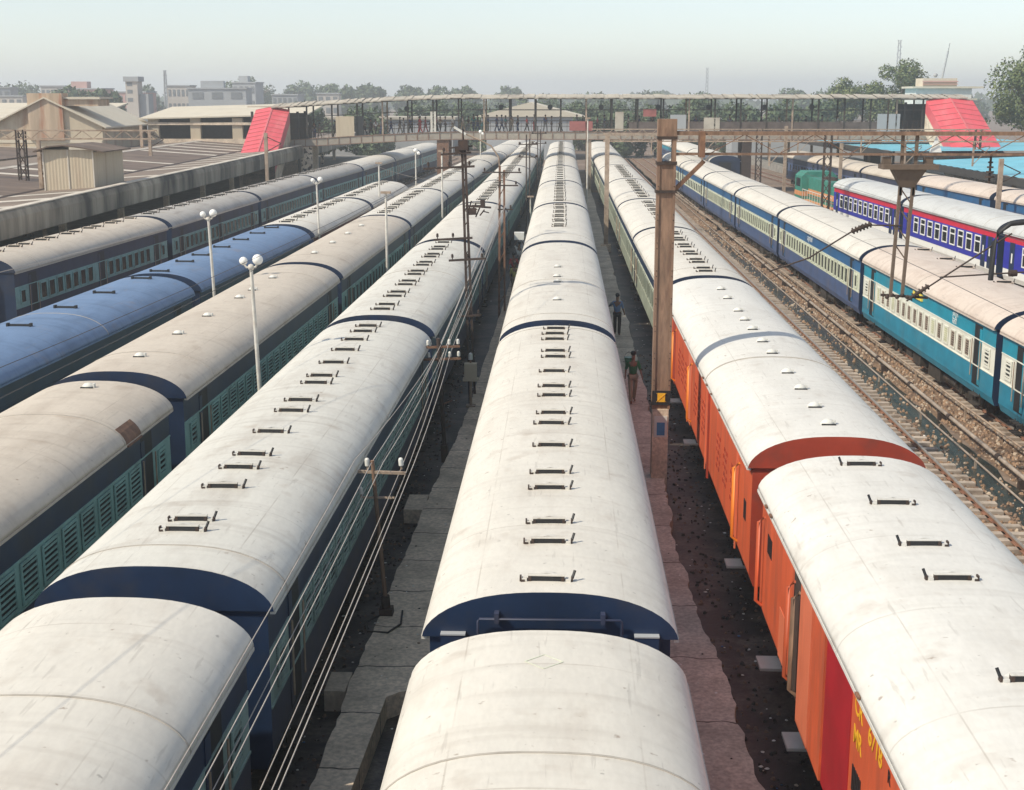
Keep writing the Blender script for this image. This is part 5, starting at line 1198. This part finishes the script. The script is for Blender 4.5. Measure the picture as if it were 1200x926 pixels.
# small white building by the stair at right
WB = thing('rooftop_building', 'small white flat-roofed building behind the right stair, with rails and an antenna', 'building', (49, 185, 0))
MB().box(-3.6, 3.6, 0, 6, 0, 11.4).build('wall', 'offwhite', WB); MB().box(-2.5, 1.9, 1, 5, 11.4, 12.5).box(-4.1, 5.0, -.4, 6, 11.2, 11.45).build('roof', 'roof_pale', WB)
MB().box(-2.6, 2.0, .8, .95, 12.0, 12.15).box(-2.6, 2.0, .8, .95, 11.7, 11.8).build('railing', 'pink_rail' if False else 'city_c', WB)
MB().tube([(.2, 2, 12.5), (.9, 2, 17.0)], .06, 6).tube([(.2, 2, 12.5), (.75, 2, 16)], .12, 5).sphere((-.7, 2, 12.9), .3, 0, 8).build('antenna', 'city_b', WB)

# ---------------------------------------------------------------- trees
def tree(x, y, h, r, label, n=2600, leaf=.45, mat_='leaf_far', name='leafy_tree', z0=0, squash=.75, group=None):
    o = thing(name, label, 'tree', (x, y, z0), random.uniform(0, 6), group)
    b = MB(); th = h * .45
    b.tube([(0, 0, 0), (.1, .1, th * .6), (0, 0, th)], r * .07, 7, 0, True, r * .045)
    for i in range(6):
        a = i * 1.05 + random.uniform(-.3, .3); b.tube([(0, 0, th * .8), (r * .35 * math.cos(a), r * .35 * math.sin(a), h * .62), (r * .65 * math.cos(a), r * .65 * math.sin(a), h * .75)], r * .03, 5, 0, True, r * .012)
    b.build('trunk', 'bark', o)
    cl = []
    for i in range(int(16 + r * 2)):
        a = random.uniform(0, 6.283); u = random.random() ** .5; zz = random.uniform(-.8, 1)
        k = math.sqrt(max(.05, 1 - zz * zz * .8)); cl.append((r * .78 * u * k * math.cos(a), r * .78 * u * k * math.sin(a), h - r * squash + r * squash * .8 * zz, r * random.uniform(.18, .34)))
    V = []; F = []
    for i in range(n):
        c = random.choice(cl); d = Vector((random.gauss(0, 1), random.gauss(0, 1), random.gauss(0, 1))).normalized() * c[3] * random.uniform(.6, 1.1)
        p = Vector(c[:3]) + d; u = Vector((random.gauss(0, 1), random.gauss(0, 1), random.gauss(0, 1))).normalized(); v = u.cross(d.normalized() + Vector((.01, 0, .3))).normalized()
        s = leaf * random.uniform(.5, 1.1); k = len(V); V += [tuple(p - u * s), tuple(p + v * s * .6), tuple(p + u * s), tuple(p - v * s * .6)]; F.append((k, k + 1, k + 2, k + 3))
    me = bpy.data.meshes.new('crown'); me.from_pydata(V, [], F); me.materials.append(M[mat_]); link('crown', me, o); return o
tree(63.2, 190, 15.8, 7.5, 'tall sunlit tree at the right edge behind the red stair', 15000, .26, 'leaf')
tree(70, 205, 18, 9, 'second tall tree, cut off by the right edge', 12000, .3, 'leaf')
tree(57.6, 245, 15.4, 7.5, 'rounded green tree behind the right end of the footbridge roof', 9000, .3, 'leaf')
tree(52.5, 262, 13.4, 5.5, 'smaller green tree left of the rounded tree behind the bridge roof', 6000, .3, 'leaf')
tree(59, 215, 9.5, 6, 'low tree behind the white rooftop building', 6000, .28, 'leaf')
tree(68, 170, 9, 5, 'low tree at the right edge below the tall trees', 6000, .28, 'leaf')
def ORDX(i): return (['leftmost'] + ORD[1:] + ['fifteenth', 'sixteenth', 'seventeenth', 'eighteenth', 'nineteenth', 'twentieth', 'twenty-first', 'twenty-second', 'twenty-third', 'twenty-fourth', 'twenty-fifth', 'twenty-sixth'])[i]
far = [(-128, 355, 11.8, 9), (-118, 350, 11.0, 6), (-155, 620, 15, 16), (-138, 600, 17, 15), (-122, 640, 16, 13), (-105, 610, 14, 9), (-92, 560, 13, 8), (-82, 580, 14, 9), (-68, 600, 13, 9), (-52, 560, 14, 11), (-46, 600, 15, 9), (-28, 640, 15, 10), (-8, 620, 12, 9), (12, 600, 12, 10), (38, 640, 13, 11), (60, 620, 12, 9),
       (90, 560, 13, 10), (112, 600, 14, 12), (140, 620, 12, 11), (-245, 620, 15, 14), (-225, 560, 13, 10), (-172, 560, 13, 9), (168, 600, 13, 12), (200, 620, 14, 13)]
for i, (x, y, h, r) in enumerate(far):
    h = h - 1.4 if x > -60 else h
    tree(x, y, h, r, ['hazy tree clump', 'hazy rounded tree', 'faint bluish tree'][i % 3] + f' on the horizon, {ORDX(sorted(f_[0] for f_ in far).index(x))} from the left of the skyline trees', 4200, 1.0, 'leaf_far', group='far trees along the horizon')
# trees and bushes glimpsed through the footbridge
bt = [(-42, 225, 8.6, 6), (-34, 232, 8.2, 6), (-27, 262, 9.0, 7), (-19, 268, 8.8, 6), (-14, 262, 8.4, 6), (3, 262, 9.0, 6), (8, 235, 8.0, 5.5), (15, 238, 8.6, 6), (22, 244, 9.2, 6), (29, 238, 8.6, 6), (36, 232, 9.0, 6), (43, 240, 9.3, 6), (-6, 300, 9.3, 9), (12, 320, 9.6, 9), (30, 320, 9.6, 9)]
for i, (x, y, h, r) in enumerate(bt):
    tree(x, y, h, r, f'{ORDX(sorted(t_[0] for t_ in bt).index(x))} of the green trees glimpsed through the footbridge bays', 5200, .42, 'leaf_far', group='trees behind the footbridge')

# ---------------------------------------------------------------- city and far sheds
def building(x, y, wd, dp, h, m_, label, rows, cols, name='city_building', tank=False, group='hazy city buildings'):
    o = thing(name, label, 'building', (x, y, 0), random.uniform(-.15, .15), group)
    MB().box(-wd / 2, wd / 2, 0, dp, 0, h).build('wall', m_, o)
    MB().box(-wd / 2 - .3, wd / 2 + .3, -.3, dp + .3, h, h + .4).build('roof', 'city_b', o)
    if tank: MB().box(-wd * .3, wd * .1, 2, 5, h + .4, h + 2.4).build('water_tank', m_, o)
    for r_ in range(rows):
        for c in range(cols):
            xx = -wd / 2 + wd * (c + .5) / cols; zz = h * (r_ + .55) / rows
            part('window', (round(wd / cols, 1), round(h / rows, 1)), lambda b: b.box(-wd / cols * .28, wd / cols * .28, -.12, .05, -h / rows * .25, h / rows * .22), 'city_win', o, (xx, 0, zz))
bl = [(-104, 410, 17, 12, 12.0, 'city_b', 'wide grey block right of the pale tower'), (-133, 420, 9, 10, 11.0, 'city_c', 'rosy house left of the pale tower'), (-124, 440, 7, 9, 13.0, 'city_a', 'narrow cream house just left of the pale tower'),
      (-152, 430, 13, 10, 12.0, 'city_c', 'rose-coloured flat-roofed house among trees'), (-163, 400, 9, 10, 9.8, 'city_a', 'low cream house in the middle of the hazy city'), (-180, 430, 11, 10, 12.4, 'city_b', 'grey block near the left edge of the city'),
      (-168, 380, 8, 9, 10.8, 'city_c', 'small rosy house near the left edge'), (-195, 450, 10, 9, 14, 'city_a', 'cream block at the far left of the skyline'), (-88, 430, 8, 9, 10.2, 'city_b', 'low grey block at the right end of the city'), (-142, 380, 9, 9, 9.8, 'city_b', 'low grey block behind the gabled shed'),
      (-110, 470, 8, 9, 14.2, 'city_b', 'taller grey block rising behind the wide grey one'), (-172, 460, 8, 9, 13.0, 'city_a', 'slim cream block behind the small rosy house'), (-78, 450, 7, 8, 10.6, 'city_a', 'tiny cream house right of the city blocks')]
for i, a in enumerate(bl): building(*a, 3, 3 + i % 3, tank=(i in (0, 3, 5, 7, 10)))
MB_t = thing('water_tower', 'pale concrete tower with a dark square top, tallest on the left skyline', 'tower', (-109, 345, 0)); MB().box(-1.5, 1.5, 0, 4, 0, 13.6).build('shaft', 'city_a', MB_t)
for zz in (9.2, 11.2, 13.0): MB().box(-1.1, .2, -.05, .05, zz - .5, zz + .4).build('window', 'city_win', MB_t)
MB().box(1.55, 3.8, 1, 5, 0, 10.6).build('annexe', 'city_b', MB_t); MB().box(-1.9, 1.9, -.4, 4.4, 13.6, 14.8).build('top', 'city_b', MB_t)
for x, y, h, lb in ((-163, 560, 20, 'faint radio mast above the city on the left'), (103, 1050, 30, 'faint lattice mast on the horizon above the bridge roof'), (232, 1000, 48, 'faint leaning mast on the horizon above the right end of the bridge')):
    o = thing('radio_mast', lb, 'mast', (x, y, 0)); b = MB(); wb = h * .035
    for s in (-1, 1):
        for q in (-1, 1): b.beam((s * wb, q * wb, 0), (s * wb * .4, q * wb * .4, h), .35)
    for i in range(10): z = h * i / 10; b.beam((-wb, 0, z), (wb, 0, z + h / 10), .2); b.beam((wb, 0, z), (-wb, 0, z + h / 10), .2)
    b.build('lattice', 'city_b', o)
o = thing('pale_shed', 'pale gable-roofed shed seen through the middle of the footbridge', 'shed', (-6.3, 225, 0))
b = MB(); b.add([(-9, 0, 6.9), (0, 0, 9.2), (9, 0, 6.9), (9, 20, 6.9), (0, 20, 9.2), (-9, 20, 6.9)], [(0, 1, 4, 5), (1, 2, 3, 4), (0, 2, 1), (3, 5, 4), (0, 5, 3, 2)]); b.build('roof', 'roof_pale', o)
MB().box(-7, 7, .5, 19, 0, 6.85).build('wall', 'city_b', o)
o = thing('long_shed', 'low grey shed row behind the footbridge on the left', 'shed', (-30, 240, 0)); MB().box(-22, 10, 0, 12, 0, 6.2).build('wall', 'city_b', o); MB().box(-22.5, 10.5, -.5, 12, 6.2, 6.6).build('roof', 'roof_sheet', o)
o = thing('long_shed', 'low sheds with pale roofs behind the right half of the footbridge', 'shed', (38, 222, 0)); MB().box(-12, 16, 0, 8, 0, 5.0).build('wall', 'city_b', o); MB().box(-12.5, 16.5, -.5, 9, 5.0, 5.4).build('roof', 'roof_pale', o)
# distant wood line closing the horizon
V = []; F = []
for i in range(16000):
    x = random.uniform(-700, 700); y = random.uniform(900, 1200); hh = (7 + 3 * math.sin(x * .03) + 2 * math.sin(x * .11 + 1)) ; z = random.uniform(0, hh); s = random.uniform(1.2, 3)
    k = len(V); a = random.uniform(0, 3.14); V += [(x - s * math.cos(a), y - s * math.sin(a), z), (x, y, z - s * .8), (x + s * math.cos(a), y + s * math.sin(a), z + .3), (x, y, z + s * .8)]; F.append((k, k + 1, k + 2, k + 3))
me = bpy.data.meshes.new('wood'); me.from_pydata(V, [], F); me.materials.append(M['leaf_far']); tag(link('distant_wood', me), 'far bluish line of trees closing the horizon', 'wood', kind='stuff')

# ---------------------------------------------------------------- haze
hb = MB().box(-3400, 3400, -200, 3600, -1, 42)
hm = bpy.data.materials.new('haze'); hm.use_nodes = True; n = hm.node_tree.nodes; l = hm.node_tree.links
n.remove(n['Principled BSDF']); pv = n.new('ShaderNodeVolumePrincipled'); pv.inputs['Color'].default_value = (.92, .97, 1, 1); pv.inputs['Density'].default_value = .0007; pv.inputs['Anisotropy'].default_value = .3
l.new(pv.outputs[0], n['Material Output'].inputs['Volume'])
ho = hb.build('haze', hm); ho['kind'] = 'stuff'; ho['label'] = 'pale dusty haze over the whole yard'; ho['category'] = 'haze'
